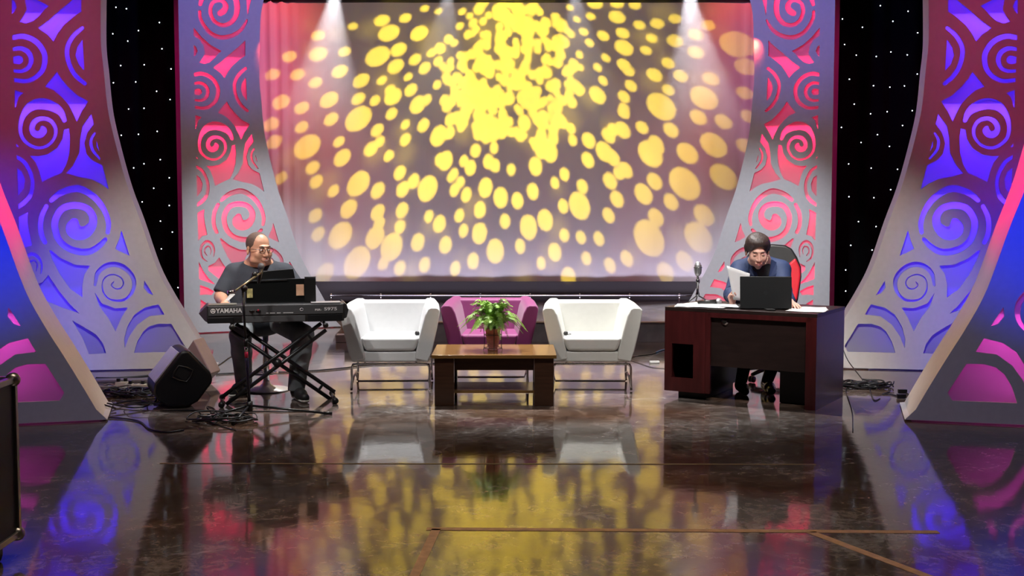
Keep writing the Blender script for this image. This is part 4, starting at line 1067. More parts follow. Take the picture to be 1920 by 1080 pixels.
# ================================================================== PEOPLE
M_skin = mat('skin_warm', (.60, .31, .20), .45, var=.05, vscale=30, spec=.4)
M_skin2 = mat('skin_ruddy', (.70, .40, .31), .45, var=.06, vscale=30, spec=.4)
M_lip = mat('lip', (.45, .14, .12), .4); M_eyew = mat('eye_white', (.8, .78, .75), .25); M_iris = mat('eye_iris', (.03, .015, .01), .2)
M_brow = mat('dark_brow', (.02, .014, .01), .8); M_teeth = mat('teeth', (.85, .82, .76), .3)
def head_field(s, M, k=.012, jowl=1.0):
    # local head frame: face towards -y, z up, centre between the ears
    s.ell((0, .018, .052), (.080, .100, .086), k=k, M=M)
    s.ell((0, -.028, -.030), (.066*jowl, .072, .082), k=.03, M=M)
    for sx in (-1, 1):
        s.ell((sx*.038, -.070, -.022), (.030*jowl, .026, .030), k=.02, M=M)
        s.ell((sx*.048*jowl, -.022, -.070), (.026*jowl, .042, .026), k=.025, M=M)
    s.cap((0, -.072, -.096), (0, -.078, -.094), .024, .022, k=.022, M=M)
    s.cap((-.036, -.088, .036), (.036, -.088, .036), .010, .010, k=.016, M=M)
    for sx in (-1, 1):
        s.ell((sx*.032, -.104, .014), (.018, .016, .012), k=.010, op='sub', M=M)
        s.ell((sx*.032, -.084, .012), (.015, .014, .013), k=.006, M=M)
    s.cap((0, -.096, .018), (0, -.116, -.026), .0085, .0135, k=.010, M=M)
    for sx in (-1, 1): s.ell((sx*.013, -.106, -.031), (.009, .011, .008), k=.006, M=M)
    s.ell((0, -.098, -.062), (.028, .014, .016), k=.012, M=M)
    s.ell((0, -.1125, -.0605), (.024, .006, .0022), k=.003, op='sub', M=M)
    for sx in (-1, 1):
        s.ell((sx*.086, .012, .002), (.011, .022, .034), rot=(0, 0, sx*.35), k=.006, M=M)
        s.ell((sx*.094, .006, .004), (.006, .010, .018), k=.004, op='sub', M=M)
def face_bits(root, M, smile=False, eyes_down=False, body=None):
    rt = M.to_3x3()
    def put(nm, bm, m, par): 
        bmesh.ops.transform(bm, matrix=M, verts=bm.verts[:]); return bm_obj(nm, bm, m, par, smooth=True)
    for sx in (-1, 1):
        bm = bmesh.new()
        if eyes_down: SPH(bm, (sx*.032, -.0965, .009), .010, (1.15, .35, .16)); put('closed_eye', bm, M_brow, root)
        else:
            SPH(bm, (sx*.032, -.0900, .012), .0115, (1.1, .85, .46)); e = put('eye', bm, M_eyew, root)
            bm = bmesh.new(); SPH(bm, (sx*.032+.003, -.0965, .0118), .0048, (1, .8, .95)); put('iris', bm, M_iris, e)
        bm = bmesh.new(); TUBE(bm, [(sx*.016, -.1000, .036), (sx*.032, -.1005, .041), (sx*.050, -.0890, .037)], [.0018, .0026, .0014], 8); put('eyebrow', bm, M_brow, root)
    bm = bmesh.new()
    if smile:
        TUBE(bm, smooth_path([(-.029, -.0900, -.049), (-.016, -.1050, -.0565), (0, -.1105, -.0580), (.016, -.1050, -.0565), (.029, -.0900, -.049)], 3), .0036, 8); put('upper_lip', bm, M_lip, root)
        bm = bmesh.new(); TUBE(bm, smooth_path([(-.027, -.0900, -.052), (-.014, -.103, -.067), (0, -.1075, -.0715), (.014, -.103, -.067), (.027, -.0900, -.052)], 3), .0040, 8); put('lower_lip', bm, M_lip, root)
        bm = bmesh.new(); SPH(bm, (0, -.0990, -.0635), .023, (1.05, .55, .34)); put('teeth', bm, M_teeth, root)
    else:
        TUBE(bm, smooth_path([(-.024, -.1030, -.062), (-.010, -.1115, -.0575), (0, -.1125, -.0585), (.010, -.1115, -.0575), (.024, -.1030, -.062)], 3), .0036, 8); put('upper_lip', bm, M_lip, root)
        bm = bmesh.new(); TUBE(bm, smooth_path([(-.020, -.1040, -.0655), (0, -.1120, -.069), (.020, -.1040, -.0655)], 3), .0042, 8); put('lower_lip', bm, M_lip, root)
def hand(s, w, fdir, pn, side, curls, spread=.10, thumb=None, sc=1.0):
    """w wrist, fdir finger direction, pn palm normal (palm side), side=+1 thumb on fdir x pn side"""
    f = Vector(fdir).normalized(); n = Vector(pn); n = (n-f*n.dot(f)).normalized(); t = f.cross(n).normalized()*side; w = Vector(w)
    kn = []
    for i in range(4):
        o = (1.5-i)*.021*sc; kn.append(w+f*(.088-.004*abs(i-1.2))*sc+t*o)
        s.cap(w+t*(1.5-i)*.012*sc+f*.01, kn[-1], .0145*sc, .0115*sc, k=.012)
    L = [(.042, .026, .020), (.047, .030, .021), (.044, .028, .020), (.034, .021, .018)]
    for i in range(4):
        c = curls[i] if isinstance(curls, (list, tuple)) else curls
        p = kn[i]; ang = 0; d0 = (f+t*(1.5-i)*spread).normalized()
        for j, (l, r0) in enumerate(zip(L[i], (.0098, .0088, .0080))):
            ang += c*(.8 if j == 0 else 1.0)
            d = (d0*math.cos(ang)+n*math.sin(ang)).normalized(); q = p+d*l*sc
            s.cap(p, q, r0*sc, (r0-.0008)*sc, k=.003); p = q
    tb = w+f*.028*sc+t*.026*sc
    td = thumb or (f*.75+t*.55+n*.35); td = Vector(td).normalized()
    q = tb+td*.042*sc; s.cap(w+f*.015+t*.015, tb, .016*sc, .014*sc, k=.012); s.cap(tb, q, .0135*sc, .011*sc, k=.006); td2 = (td+f*.35+n*.25).normalized()
    s.cap(q, q+td2*.032*sc, .0105*sc, .0085*sc, k=.003)
def HM(c, yaw, pitch, roll, sc):
    return Matrix.Translation(Vector(c)) @ Euler((0, 0, yaw)).to_matrix().to_4x4() @ Euler((pitch, 0, 0)).to_matrix().to_4x4() @ Euler((0, roll, 0)).to_matrix().to_4x4() @ Matrix.Scale(sc, 4)
# ---------------------------------------------------------------- keyboard player
def player():
    root = thing('person', 'smiling person in a dark T-shirt and glasses playing the keyboard on a stool', 'person', (0, 0, 0))
    X0 = X_of(484, 10.42)
    hc = Vector((X_of(485, 10.36), 10.36, at(485, 470, 10.36).z))
    M = HM(hc, R(42), R(3), 0, 1.13)
    s = SDF((X0-.62, 9.72, .62), (X0+.62, 10.78, 1.46), .0052)
    head_field(s, M, jowl=1.1)
    neck = Vector((X0-.005, 10.44, 1.11))
    s.cap(M @ Vector((0, .02, -.05)), neck, .064, .072, k=.03)
    s.cap(neck+Vector((0, .01, -.02)), (X0, 10.46, .90), .10, .15, k=.06)
    for sx in (-1, 1): s.cap(neck+Vector((sx*.03, .01, -.02)), (X0+sx*.20, 10.45, 1.04), .06, .06, k=.04)
    shR = Vector((X0-.225, 10.45, 1.02)); elR = Vector((X_of(411, 10.36), 10.36, at(411, 556, 10.36).z)); 
    wrR = kb(.13, .36, .80)
    shL = Vector((X0+.225, 10.45, 1.02)); elL = Vector((X0+.40, 10.36, .80)); wrL = kb(.66, .42, .805)
    for sh, el, wr in ((shR, elR, wrR), (shL, elL, wrL)):
        s.chain([sh, el], [.062, .048], .03); s.cap(el, el.lerp(wr, .35), .048, .050, .02); s.cap(el.lerp(wr, .35), wr, .049, .030, .02)
    hand(s, wrR, (KV*-1+KU*.25)+Vector((0, 0, -.15)), (0, 0, -1), -1, .33)
    hand(s, wrL, (KV*-1-KU*.15)+Vector((0, 0, -.15)), (0, 0, -1), 1, .30)
    body = s.mesh('body', M_skin, root)
    face_bits(root, M, smile=True)
    # cropped hair: a thin cap over the skull
    h = SDF(hc-Vector((.16, .16, .16)), hc+Vector((.16, .16, .20)), .005)
    h.ell((0, .022, .053), (.0825, .1005, .0872), M=M, k=0)
    for n_, p in (((0, -1, .30), (0, -.060, .090)), ((0, -.75, -1), (0, .03, -.01))):
        nn = M.to_3x3() @ Vector(n_); pp = M @ Vector(p); h.half(pp, nn)
    h.mesh('cropped_hair', mat('cropped_hair', (.10, .06, .045), .75, var=.3, vscale=60), root)
    # glasses
    g = thing('glasses', None, None); g.parent = root
    g['label'] = 'thin dark round glasses'
    bm = bmesh.new()
    for sx in (-1, 1):
        TUBE(bm, [(sx*.034+.024*math.cos(q*PI/12), -.114+abs(.024*math.cos(q*PI/12)+sx*.01)*.12, .010+.020*math.sin(q*PI/12)) for q in range(24)], .0019, 6, closed=True)
        TUBE(bm, [(sx*.057, -.110, .016), (sx*.086, -.05, .018), (sx*.090, .012, .014)], .0019, 6)
    TUBE(bm, [(-.011, -.114, .014), (0, -.118, .017), (.011, -.114, .014)], .0019, 6)
    bmesh.ops.transform(bm, matrix=M, verts=bm.verts[:]); bm_obj('glasses_frame', bm, M_clip, g, smooth=True)
    # T-shirt
    t = SDF((X0-.60, 10.0, .44), (X0+.60, 10.90, 1.26), .008)
    t.ell((X0, 10.43, .88), (.235, .17, .22), k=.04); t.ell((X0, 10.40, .70), (.255, .21, .20), k=.06); t.ell((X0, 10.46, 1.02), (.22, .13, .10), k=.05)
    t.ell((X0, 10.42, .60), (.24, .20, .12), k=.05)
    t.cap((X0-.08, 10.46, 1.085), (X0-.20, 10.45, 1.035), .055, .065, k=.04); t.cap((X0+.08, 10.46, 1.085), (X0+.20, 10.45, 1.035), .055, .065, k=.04)
    for sh, el in ((shR, elR), (shL, elL)): t.cap(sh, sh.lerp(el, .80), .082, .080, k=.05)
    for sh, el in ((shR, elR), (shL, elL)):
        d = (el-sh).normalized(); c = sh+d*((el-sh).length*.78)
        t.half(c, d) if False else t.cap(c+d*.13, c+d*.3, .125, .15, k=.008, op='sub')
    t.cap(neck+Vector((0, -.015, -.005)), neck+Vector((0, -.09, .20)), .083, .10, k=.006, op='sub')
    for i in range(5): t.cap((X0-.2, 10.24+.0*i, .60+i*.05), (X0+.2, 10.22, .63+i*.04), .004, .004, k=.02, op='sub')
    t.mesh('t_shirt', mat('charcoal_tshirt', (.036, .042, .055), .85, var=.12, vscale=12, bump=.3, bscale=14), root)
    # jeans
    hipz = .66
    kR = Vector((X_of(448, 10.08), 10.08, .52)); kL = Vector((X_of(566, 10.04), 10.04, .53))
    fR = Vector((X_of(452, 10.26), 10.28, .09)); fL = Vector((X_of(552, 9.98), 9.98, .09))
    j = SDF((X0-.50, 9.75, .04), (X0+.62, 10.80, .80), .008)
    j.ell((X0, 10.46, .665), (.215, .19, .10), k=.04)
    j.cap((X0-.10, 10.42, .66), kR, .115, .088, k=.05); j.cap((X0+.10, 10.42, .66), kL, .115, .088, k=.05)
    j.cap(kR, kR.lerp(fR, .35), .087, .086, k=.03); j.cap(kR.lerp(fR, .35), fR, .084, .070, k=.02)
    j.cap(kL, kL.lerp(fL, .35), .087, .086, k=.03); j.cap(kL.lerp(fL, .35), fL, .084, .070, k=.02)
    for f in (fR, fL): j.half  # hem is cut by the floor-parallel plane below
    j.half((0, 0, .075), (0, 0, -1))
    j.mesh('jeans', mat('faded_grey_denim', (.20, .215, .23), .85, var=.35, vscale=6, bump=.3, bscale=20), root)
    # shoes
    for f, tx, ty, nm in ((fR, -.05, -.19, 'shoe'), (fL, .10, -.18, 'shoe')):
        q = SDF((f.x-.22, f.y-.36, -.01), (f.x+.28, f.y+.16, .16), .006)
        q.cap((f.x-.01, f.y+.05, .062), (f.x+tx*.6, f.y+ty*.6, .060), .048, .045, k=.03); q.cap((f.x+tx*.5, f.y+ty*.5, .052), (f.x+tx, f.y+ty, .043), .044, .038, k=.03); q.cap((f.x, f.y+.02, .06), (f.x, f.y+.02, .11), .045, .045, k=.03)
        q.half((0, 0, .008), (0, 0, -1)); sh = q.mesh(nm, mat('black_sneaker', (.014, .014, .015), .5), root)
        z = SDF((f.x-.22, f.y-.36, -.01), (f.x+.28, f.y+.16, .08), .006)
        z.cap((f.x-.01, f.y+.05, .045), (f.x+tx, f.y+ty, .036), .0495, .0425, k=.02); z.half((0, 0, .004), (0, 0, -1)); z.half((0, 0, .026), (0, 0, 1)); z.mesh('sole', mat('white_rubber', (.65, .64, .60), .5), sh)
        bm = bmesh.new()
        for k in range(4):
            a = Vector((f.x+tx*(.25+.13*k), f.y+ty*(.25+.13*k), .103-.006*k)); TUBE(bm, [a+Vector((-.028, -.01, -.012)), a, a+Vector((.028, .01, -.012))], .003, 6)
        bm_obj('laces', bm, M_wht, sh, smooth=True)
    return X0
player()
small_c = kb(.07, .22, .83)
def card():
    a = at(424, 562, 10.02); b = at(437, 545, 10.02); c = at(440, 553, 10.02); d = at(427, 565, 10.02)
    bm = bmesh.new()
    pts = [at(423, 561.5, 10.0), at(437, 544.5, 10.06), at(440, 553, 10.06), at(426, 565.5, 10.0)]
    vs = [bm.verts.new(p) for p in pts]; vs2 = [bm.verts.new(p+Vector((.0, .012, 0))) for p in pts]
    bm.faces.new(vs); bm.faces.new(list(reversed(vs2)))
    for i in range(4): bm.faces.new((vs[i], vs2[i], vs2[(i+1) % 4], vs[(i+1) % 4]))
    tag(bm_obj('phone', bm, mat('white_phone', (.8, .8, .8), .3)), 'white phone propped on the keyboard beside the player\'s forearm', 'phone')
card()
# ---------------------------------------------------------------- host at the desk
def host():
    root = thing('person', 'person in a blue jacket seated at the desk, head bowed, reading a sheet of paper', 'person', (0, 0, 0))
    D = 10.62; X0 = X_of(1424, 10.75)
    hc = Vector((X_of(1420, 10.48), 10.48, at(1420, 473, 10.48).z))
    M = HM(hc, R(-2), R(19), R(-2), 1.07)
    s = SDF((X0-.55, 9.62, .70), (X0+.62, 11.05, 1.46), .0052)
    head_field(s, M, jowl=1.0)
    neck = Vector((X0-.015, 10.66, 1.12))
    s.cap(M @ Vector((0, .03, -.04)), neck, .056, .068, k=.03)
    s.cap(neck, (X0+.01, 10.76, .86), .09, .14, k=.06)
    for sx in (-1, 1): s.cap(neck+Vector((sx*.03, .02, -.03)), (X0+sx*.17, 10.72, 1.04), .055, .055, k=.04)
    shR = Vector((X_of(1388, 10.68), 10.68, 1.03)); elR = Vector((X_of(1374, 10.42), 10.44, .835)); 
    wrR = at(1374, 561, 10.28); wrR.z = max(wrR.z, .80)
    shL = Vector((X_of(1466, 10.68), 10.68, 1.03)); elL = Vector((X_of(1472, 10.50), 10.50, .85)); wrL = Vector(dk(.93, .46, .80))
    for sh, el, wr in ((shR, elR, wrR), (shL, elL, wrL)):
        s.chain([sh, el], [.055, .042], .03); s.cap(el, wr, .042, .027, .02)
    # right hand (image left): fist closed on the sheet, upright
    hw = at(1373, 569, 10.22)
    s.cap(wrR, hw, .027, .026, k=.01)
    hand(s, hw, (-.30, -.25, .85), (.75, -.55, .15), 1, [.95, 1.0, 1.0, .95], spread=.02, thumb=(.55, -.35, .55), sc=.92)
    hand(s, wrL, (.1, -.8, -.10), (0, 0, -1), -1, .25, spread=.12, sc=.95)
    s.mesh('body', M_skin2, root)
    face_bits(root, M, smile=False, eyes_down=True)
    # hair: full, parted, over ears
    h = SDF(hc-Vector((.20, .20, .20)), hc+Vector((.20, .20, .26)), .005)
    h.ell((0, .026, .066), (.092, .108, .092), M=M, k=0)
    h.ell((-.046, -.01, .085), (.048, .060, .058), M=M, k=.03); h.ell((.050, -.004, .080), (.048, .062, .058), M=M, k=.03)
    for q in range(6): h.cap((-.055+.019*q, -.072+.004*abs(q-3), .100), (-.045+.018*q, .02, .146-.004*abs(q-2.5)), .009, .011, M=M, k=.014)
    h.ell((0, -.050, .098), (.064, .044, .040), M=M, k=.03)
    h.cap((-.088, .006, .05), (-.086, .006, -.004), .020, .012, M=M, k=.02); h.cap((.088, .006, .05), (.086, .006, -.004), .020, .012, M=M, k=.02)
    h.ell((0, -.122, .004), (.078, .076, .082), M=M, k=.010, op='sub')
    nn = M.to_3x3() @ Vector((0, -.1, -1)); h.half(M @ Vector((0, .05, -.045)), nn)
    h.mesh('hair', mat('dark_brown_hair', (.032, .018, .015), .55, var=.5, vscale=50, bump=.5, bscale=60, stretch=(1, 1, .3)), root)
    # dark pullover
    t = SDF((X0-.40, 10.30, .44), (X0+.40, 11.10, 1.22), .008)
    t.ell((X0, 10.75, .88), (.19, .15, .22), k=.04); t.ell((X0+.02, 10.86, .62), (.19, .16, .20), k=.06); t.cap(neck+Vector((0, -.01, -.05)), neck+Vector((0, -.02, -.005)), .088, .078, k=.04)
    t.ell((X0, 10.70, 1.00), (.15, .13, .11), k=.05)
    t.mesh('pullover', mat('black_knit', (.014, .015, .018), .85, bump=.2, bscale=200), root)
    # jacket with open front
    j = SDF((X0-.60, 10.00, .46), (X0+.60, 11.14, 1.26), .008)
    j.ell((X0, 10.78, .88), (.255, .185, .25), k=.04); j.ell((X0+.01, 10.88, .66), (.235, .20, .22), k=.06); j.ell((X0, 10.73, 1.03), (.225, .145, .095), k=.05)
    for sx in (-1, 1): j.cap((X0+sx*.06, 10.72, 1.115), (X0+sx*.19, 10.70, 1.05), .048, .062, k=.04)
    for sh, el, wr in ((shR, elR, wrR), (shL, elL, wrL)):
        j.cap(sh, el, .083, .066, k=.05); j.cap(el, el.lerp(wr, .80), .066, .050, k=.03)
    # open V
    j.cap((X0+.0, 10.45, .72), (X0+.0, 10.52, 1.16), .045, .088, k=.008, op='sub')
    j.cap((X0+.0, 10.56, .90), (X0+.0, 10.60, 1.14), .045, .075, k=.008, op='sub')
    j.cap(neck+Vector((0, -.02, 0)), neck+Vector((0, -.06, .16)), .080, .10, k=.008, op='sub')
    for sh, el in ((shR, elR), (shL, elL)):
        m_ = sh.lerp(el, .7)
        for k in range(3): j.cap(m_+Vector((-.10, -.075, -.03*k)), m_+Vector((.10, -.075, .02-.03*k)), .005, .005, k=.02, op='sub')
    j.mesh('jacket', mat('navy_blue_jacket', (.011, .026, .085), .75, var=.10, vscale=10, bump=.15, bscale=60), root)
    # lapels
    for sx in (-1, 1):
        bm = bmesh.new(); P = [(sx*.078, -.12, .22), (sx*.125, -.110, .19), (sx*.125, -.142, .10), (sx*.055, -.190, -.10), (sx*.045, -.175, .05)]
        vs = [bm.verts.new((X0+x, 10.715+y+.012, .915+z)) for x, y, z in P]; bm.faces.new(vs); o = bm_obj('lapel', bm, MATS['navy_blue_jacket'], root); md = o.modifiers.new('t', 'SOLIDIFY'); md.thickness = .006
    # trousers
    q = SDF((X0-.45, 10.05, .04), (X0+.50, 11.15, .72), .009)
    kR = Vector((X0-.13, 10.42, .50)); kL = Vector((X0+.15, 10.40, .50)); fR = Vector((X_of(1400, 10.2), 10.36, .09)); fL = Vector((X_of(1452, 10.2), 10.40, .09))
    q.ell((X0+.02, 10.92, .56), (.20, .17, .10), k=.04)
    q.cap((X0-.07, 10.88, .56), kR, .10, .072, k=.05); q.cap((X0+.10, 10.88, .56), kL, .10, .072, k=.05)
    q.cap(kR, fR, .068, .050, k=.02); q.cap(kL, fL, .068, .050, k=.02); q.half((0, 0, .08), (0, 0, -1))
    q.mesh('trousers', mat('black_trousers', (.010, .010, .012), .8), root)
    for f in (fR, fL):
        z = SDF((f.x-.10, f.y-.28, -.01), (f.x+.10, f.y+.12, .16), .006)
        z.cap((f.x, f.y+.05, .055), (f.x, f.y-.10, .050), .044, .043, k=.03); z.cap((f.x, f.y-.1, .05), (f.x, f.y-.19, .036), .042, .034, k=.03); z.cap((f.x, f.y+.02, .05), (f.x, f.y+.02, .10), .042, .042, k=.03)
        z.half((0, 0, .005), (0, 0, -1)); z.mesh('shoe', mat('black_leather', (.008, .008, .008), .2), root)
    # paper in hand
    Dp = 10.15
    pts = [at(1362.5, 498, Dp-.02), at(1406, 513, Dp), at(1402, 566, Dp+.02), at(1375, 562, Dp)]
    bm = bmesh.new(); N = 8; V = {}
    for i in range(N+1):
        for k in range(N+1):
            u, v = i/N, k/N; p = (pts[0]*(1-u)+pts[1]*u)*(1-v)+(pts[3]*(1-u)+pts[2]*u)*v; p = p+Vector((0, .012*math.sin(u*PI), 0)); V[i, k] = bm.verts.new(p)
    for i in range(N):
        for k in range(N): bm.faces.new((V[i, k], V[i+1, k], V[i+1, k+1], V[i, k+1]))
    o = bm_obj('paper_sheet', bm, M_paper, None, smooth=True); md = o.modifiers.new('t', 'SOLIDIFY'); md.thickness = .0012
    tag(o, 'white sheet of paper held upright in the hand of the person at the desk', 'paper')
    # headset mic
    bm = bmesh.new(); TUBE(bm, [M @ Vector((.088, 0, -.005)), M @ Vector((.078, -.05, -.045)), M @ Vector((.055, -.095, -.060))], .0022, 6); SPH(bm, M @ Vector((.053, -.097, -.060)), .0055)
    bm_obj('headset_microphone', bm, mat('beige_mic', (.55, .38, .28), .5), root, smooth=True)
host()
# ================================================================== LIGHT
W = bpy.data.worlds.new('world'); SC.world = W; W.use_nodes = True
W.node_tree.nodes['Background'].inputs[0].default_value = (.5, .45, .6, 1); W.node_tree.nodes['Background'].inputs[1].default_value = .004
def aim(o, tgt): o.rotation_euler = (Vector(tgt)-o.location).to_track_quat('-Z', 'Y').to_euler()
def spot(name, loc, tgt, e, col, ang, blend=.5, rad=.08):
    ld = bpy.data.lights.new(name, 'SPOT'); ld.energy = e; ld.color = col; ld.spot_size = R(ang); ld.spot_blend = blend; ld.shadow_soft_size = rad
    o = bpy.data.objects.new(name, ld); COL.objects.link(o); o.location = loc; aim(o, tgt); return o
def area(name, loc, tgt, e, col, sx, sy):
    ld = bpy.data.lights.new(name, 'AREA'); ld.shape = 'RECTANGLE'; ld.size = sx; ld.size_y = sy; ld.energy = e; ld.color = col
    o = bpy.data.objects.new(name, ld); COL.objects.link(o); o.location = loc; aim(o, tgt); return o
# front key lights
spot('key_spot', (-2.2, 6.2, 5.2), (-.9, 10.9, .3), 330, (1, .97, .94), 46, .7, .12)
spot('key_spot', (2.4, 6.2, 5.2), (1.2, 10.9, .3), 330, (1, .97, .94), 46, .7, .12)
spot('top_spot', (-1.0, 11.2, 5.4), (-1.0, 10.7, 0), 1700, (1, .98, .96), 56, .8, .12)
spot('top_spot', (1.1, 11.2, 5.4), (1.1, 10.7, 0), 1700, (1, .98, .96), 56, .8, .12)
spot('player_spot', (-3.4, 7.4, 4.8), (-2.2, 10.3, .9), 420, (1, .95, .9), 26, .7, .1)
spot('desk_spot', (1.2, 7.0, 5.0), (2.1, 10.3, .9), 800, (1, .96, .92), 26, .7, .1)
spot('desk_side_spot', (5.6, 7.4, 4.4), (2.9, 10.2, .3), 70, (.8, .8, 1), 24, .8, .1)
for sx in (-1, 1):
    spot('panel_wash', (sx*1.5, 7.0, 4.6), (sx*3.6, 12.2, .1), 760, (1, .93, .86), 27, .9, .1)
    spot('magenta_wash', (sx*2.2, 8.0, 5.4), (sx*5.1, 11.6, 2.8), 230, (1, .02, .36), 36, .9, .1)
    spot('amber_wash', (sx*1.6, 8.2, 5.0), (sx*3.9, 12.0, 3.0), 38, (1, .55, .42), 46, .9, .1)
    spot('violet_wash', (sx*1.2, 11.2, 5.6), (sx*3.6, 15.2, 4.0), 420, (.16, .16, 1), 36, .9, .1)
    spot('pale_wash', (sx*1.0, 9.0, 4.6), (sx*3.1, 15.3, .8), 1500, (.78, .88, 1), 24, .9, .1)
    spot('lip_red', (sx*1.2, 13.5, 4.6), (sx*4.05, 9.3, 2.15), 3000, (1, .015, .05), 22, .8, .08)
    spot('lip_amber', (sx*-1.2, 9.6, 4.6), (sx*3.4, 9.4, .55), 620, (1, .64, .36), 20, .9, .08)
    spot('front_blue', (sx*1.4, 3.6, 4.6), (sx*4.0, 8.9, 1.8), 2400, (.0, .02, 1), 22, .9, .08)
    spot('front_slate', (sx*1.0, 4.0, 4.0), (sx*3.5, 8.9, .1), 150, (.36, .46, 1), 26, .9, .08)
    spot('violet_edge', (sx*.6, 13.6, 5.6), (sx*3.7, 12.2, 2.2), 210, (.32, .22, 1), 40, .9, .08)
    spot('magenta_side', (sx*7.2, 13.0, 4.6), (sx*4.2, 15.0, 2.2), 150, (1, .0, .25), 60, .8, .08)
    spot('screen_red', (sx*2.9, 15.3, 5.3), (sx*3.6, 17.0, 3.8), 170, (1, .045, .01), 70, .9, .1)
    spot('screen_rose', (sx*3.0, 15.2, 3.6), (sx*3.3, 17.0, 2.2), 45, (1, .07, .035), 90, 1, .1)
fh = area('front_fill_light', (0, 5.4, 5.9), (0, 5.6, 0), 36, (1, .80, .62), 5, .8); fh.data.spread = R(75)  # added fill with no real fixture, brightens the dark foreground floor
# cyclorama wash from the floor and overhead
area('cyc_floor_light', (.1, 16.55, .32), (.1, 17.0, 1.5), 16, (.80, .76, 1), 5.6, .12)
area('cyc_wash', (.1, 12.4, 4.9), (.1, 17.0, .9), 34, (1, .74, .66), 3.5, .3)
# four hazy beams from the header
for px, e in ((630, 620), (842, 130), (1075, 130), (1290, 620)):
    p = at(px, -34, 15.75); spot('beam_spot', p, (p.x+(.35 if px > 960 else -.35), 15.30, 0.5), e*1.9, (.95, .93, 1), 38, .4, .03)
M_haze = bpy.data.materials.new('stage_haze'); M_haze.use_nodes = True
def _hz():
    nt = M_haze.node_tree; n = nt.nodes; n.remove(n['Principled BSDF']); v = n.new('ShaderNodeVolumeScatter'); v.inputs['Density'].default_value = .035; v.inputs['Anisotropy'].default_value = .2
    nt.links.new(v.outputs[0], n['Material Output'].inputs['Volume'])
    g = n.new('ShaderNodeNewGeometry'); sp = n.new('ShaderNodeSeparateXYZ'); mr = n.new('ShaderNodeMapRange'); mr.interpolation_type = 'SMOOTHSTEP'
    for k, x in zip(('From Min', 'From Max', 'To Min', 'To Max'), (2.1, 3.3, 0, .12)): mr.inputs[k].default_value = x
    nt.links.new(g.outputs['Position'], sp.inputs[0]); nt.links.new(sp.outputs[2], mr.inputs['Value']); nt.links.new(mr.outputs[0], v.inputs['Density'])
_hz()
hz = box('stage_haze', (.1, 15.8, 3.7), (5.9, 1.4, 2.9), M_haze, None, bevel=0); tag(hz, 'thin haze catching the light beams in front of the backdrop', 'haze', kind='stuff')
# ------------------------------------------------------------------ gobo projector
DOTS = [(350,95,20),(455,75,32),(540,65,25),(610,30,18),(660,40,16),(745,42,18),(820,12,28),(225,128,28),(480,120,44),(590,120,38),(320,187,26),(225,195,38),(120,205,30),(440,205,52),(515,180,35),(505,240,36),(575,215,28),(635,190,22),(303,258,34),(150,270,30),(60,270,30),(215,298,28),(380,292,36),(455,292,22),(610,245,28),(550,278,20),(265,360,40),(90,370,38),(165,390,32),(370,358,30),(430,365,25),(485,325,24),(560,325,30),(495,350,40),(272,430,32),(165,460,30),(370,430,60),(490,412,28),(585,378,40),(605,452,30),(438,472,30),(540,450,22),(185,530,60),(55,450,35),(65,515,35),(300,512,26),(312,570,40),(415,540,34),(540,505,28),(480,565,26),(205,605,32),(90,645,30),(218,655,32),(370,665,56),(520,625,32),(280,690,28),(440,690,36),(335,755,42),(570,655,32),(530,685,34),(620,680,54),(685,580,40),(660,490,44),(715,630,26),(215,778,34),(305,850,60),(225,845,34),(440,770,36),(445,810,30),(528,760,34),(520,820,30),(430,860,50),(490,895,60),(365,950,70),(250,985,45),(460,955,30),(520,970,32),(585,875,38),(610,955,32),(625,780,26),(663,808,36),(685,885,36),(718,685,28),(760,705,30),(830,680,40),(885,715,42),(810,760,34),(735,780,28),(750,835,28),(808,845,44),(865,910,50),(785,945,34),(720,970,30),(840,585,30),(775,608,32),(705,640,22),(900,800,30),(945,725,34),(1000,690,34),(985,820,50),(1045,795,44),(1110,745,30),(1170,745,58),(1080,660,24),(1115,630,28),(1010,600,38),(1060,545,46),(955,890,30),(1080,910,38),(1115,850,28),(1175,860,28),(1030,950,26),(1130,1005,44),(1195,935,28),(1240,865,30),(1275,780,32),(1305,720,36),(1180,675,30),(1200,580,34),(1280,655,36),(1335,615,36),(1260,550,44),(1275,490,34),(1325,470,38),(1395,460,30),(1400,700,46),(1440,655,38),(1340,935,34),(1280,960,32),(1420,860,80),(1445,785,40),(1480,985,46),(1550,945,44),(1500,730,38),(1550,665,76),(1600,860,70),(1560,555,50),(1620,780,50),(1425,555,60),(1500,470,36),(1445,515,34),(1390,460,24),(1465,385,66),(1235,345,40),(1600,425,38),(1690,440,38),(1655,525,60),(1690,640,62),(1620,355,60),(1765,335,34),(1780,420,34),(1765,525,36),(1490,325,28),(1535,275,32),(1645,285,36),(1440,270,34),(1355,310,28),(1255,293,22),(1330,350,28),(1345,255,28),(1490,228,28),(1590,190,34),(1770,240,46),(1740,160,72),(1410,182,24),(1330,172,40),(1265,210,20),(1235,245,20),(1330,235,30),(1590,125,32),(1515,148,34),(1635,92,28),(1515,68,26),(1430,138,24),(1450,85,28),(1385,90,24),(1325,120,28),(1255,130,26),(1205,155,20),(1305,62,34),(1210,60,20),(1160,70,16),(1135,28,16),(1185,115,20),(1225,12,32),(1305,12,28),(1370,18,24),(1100,90,36),(990,38,26),(1110,150,30)]
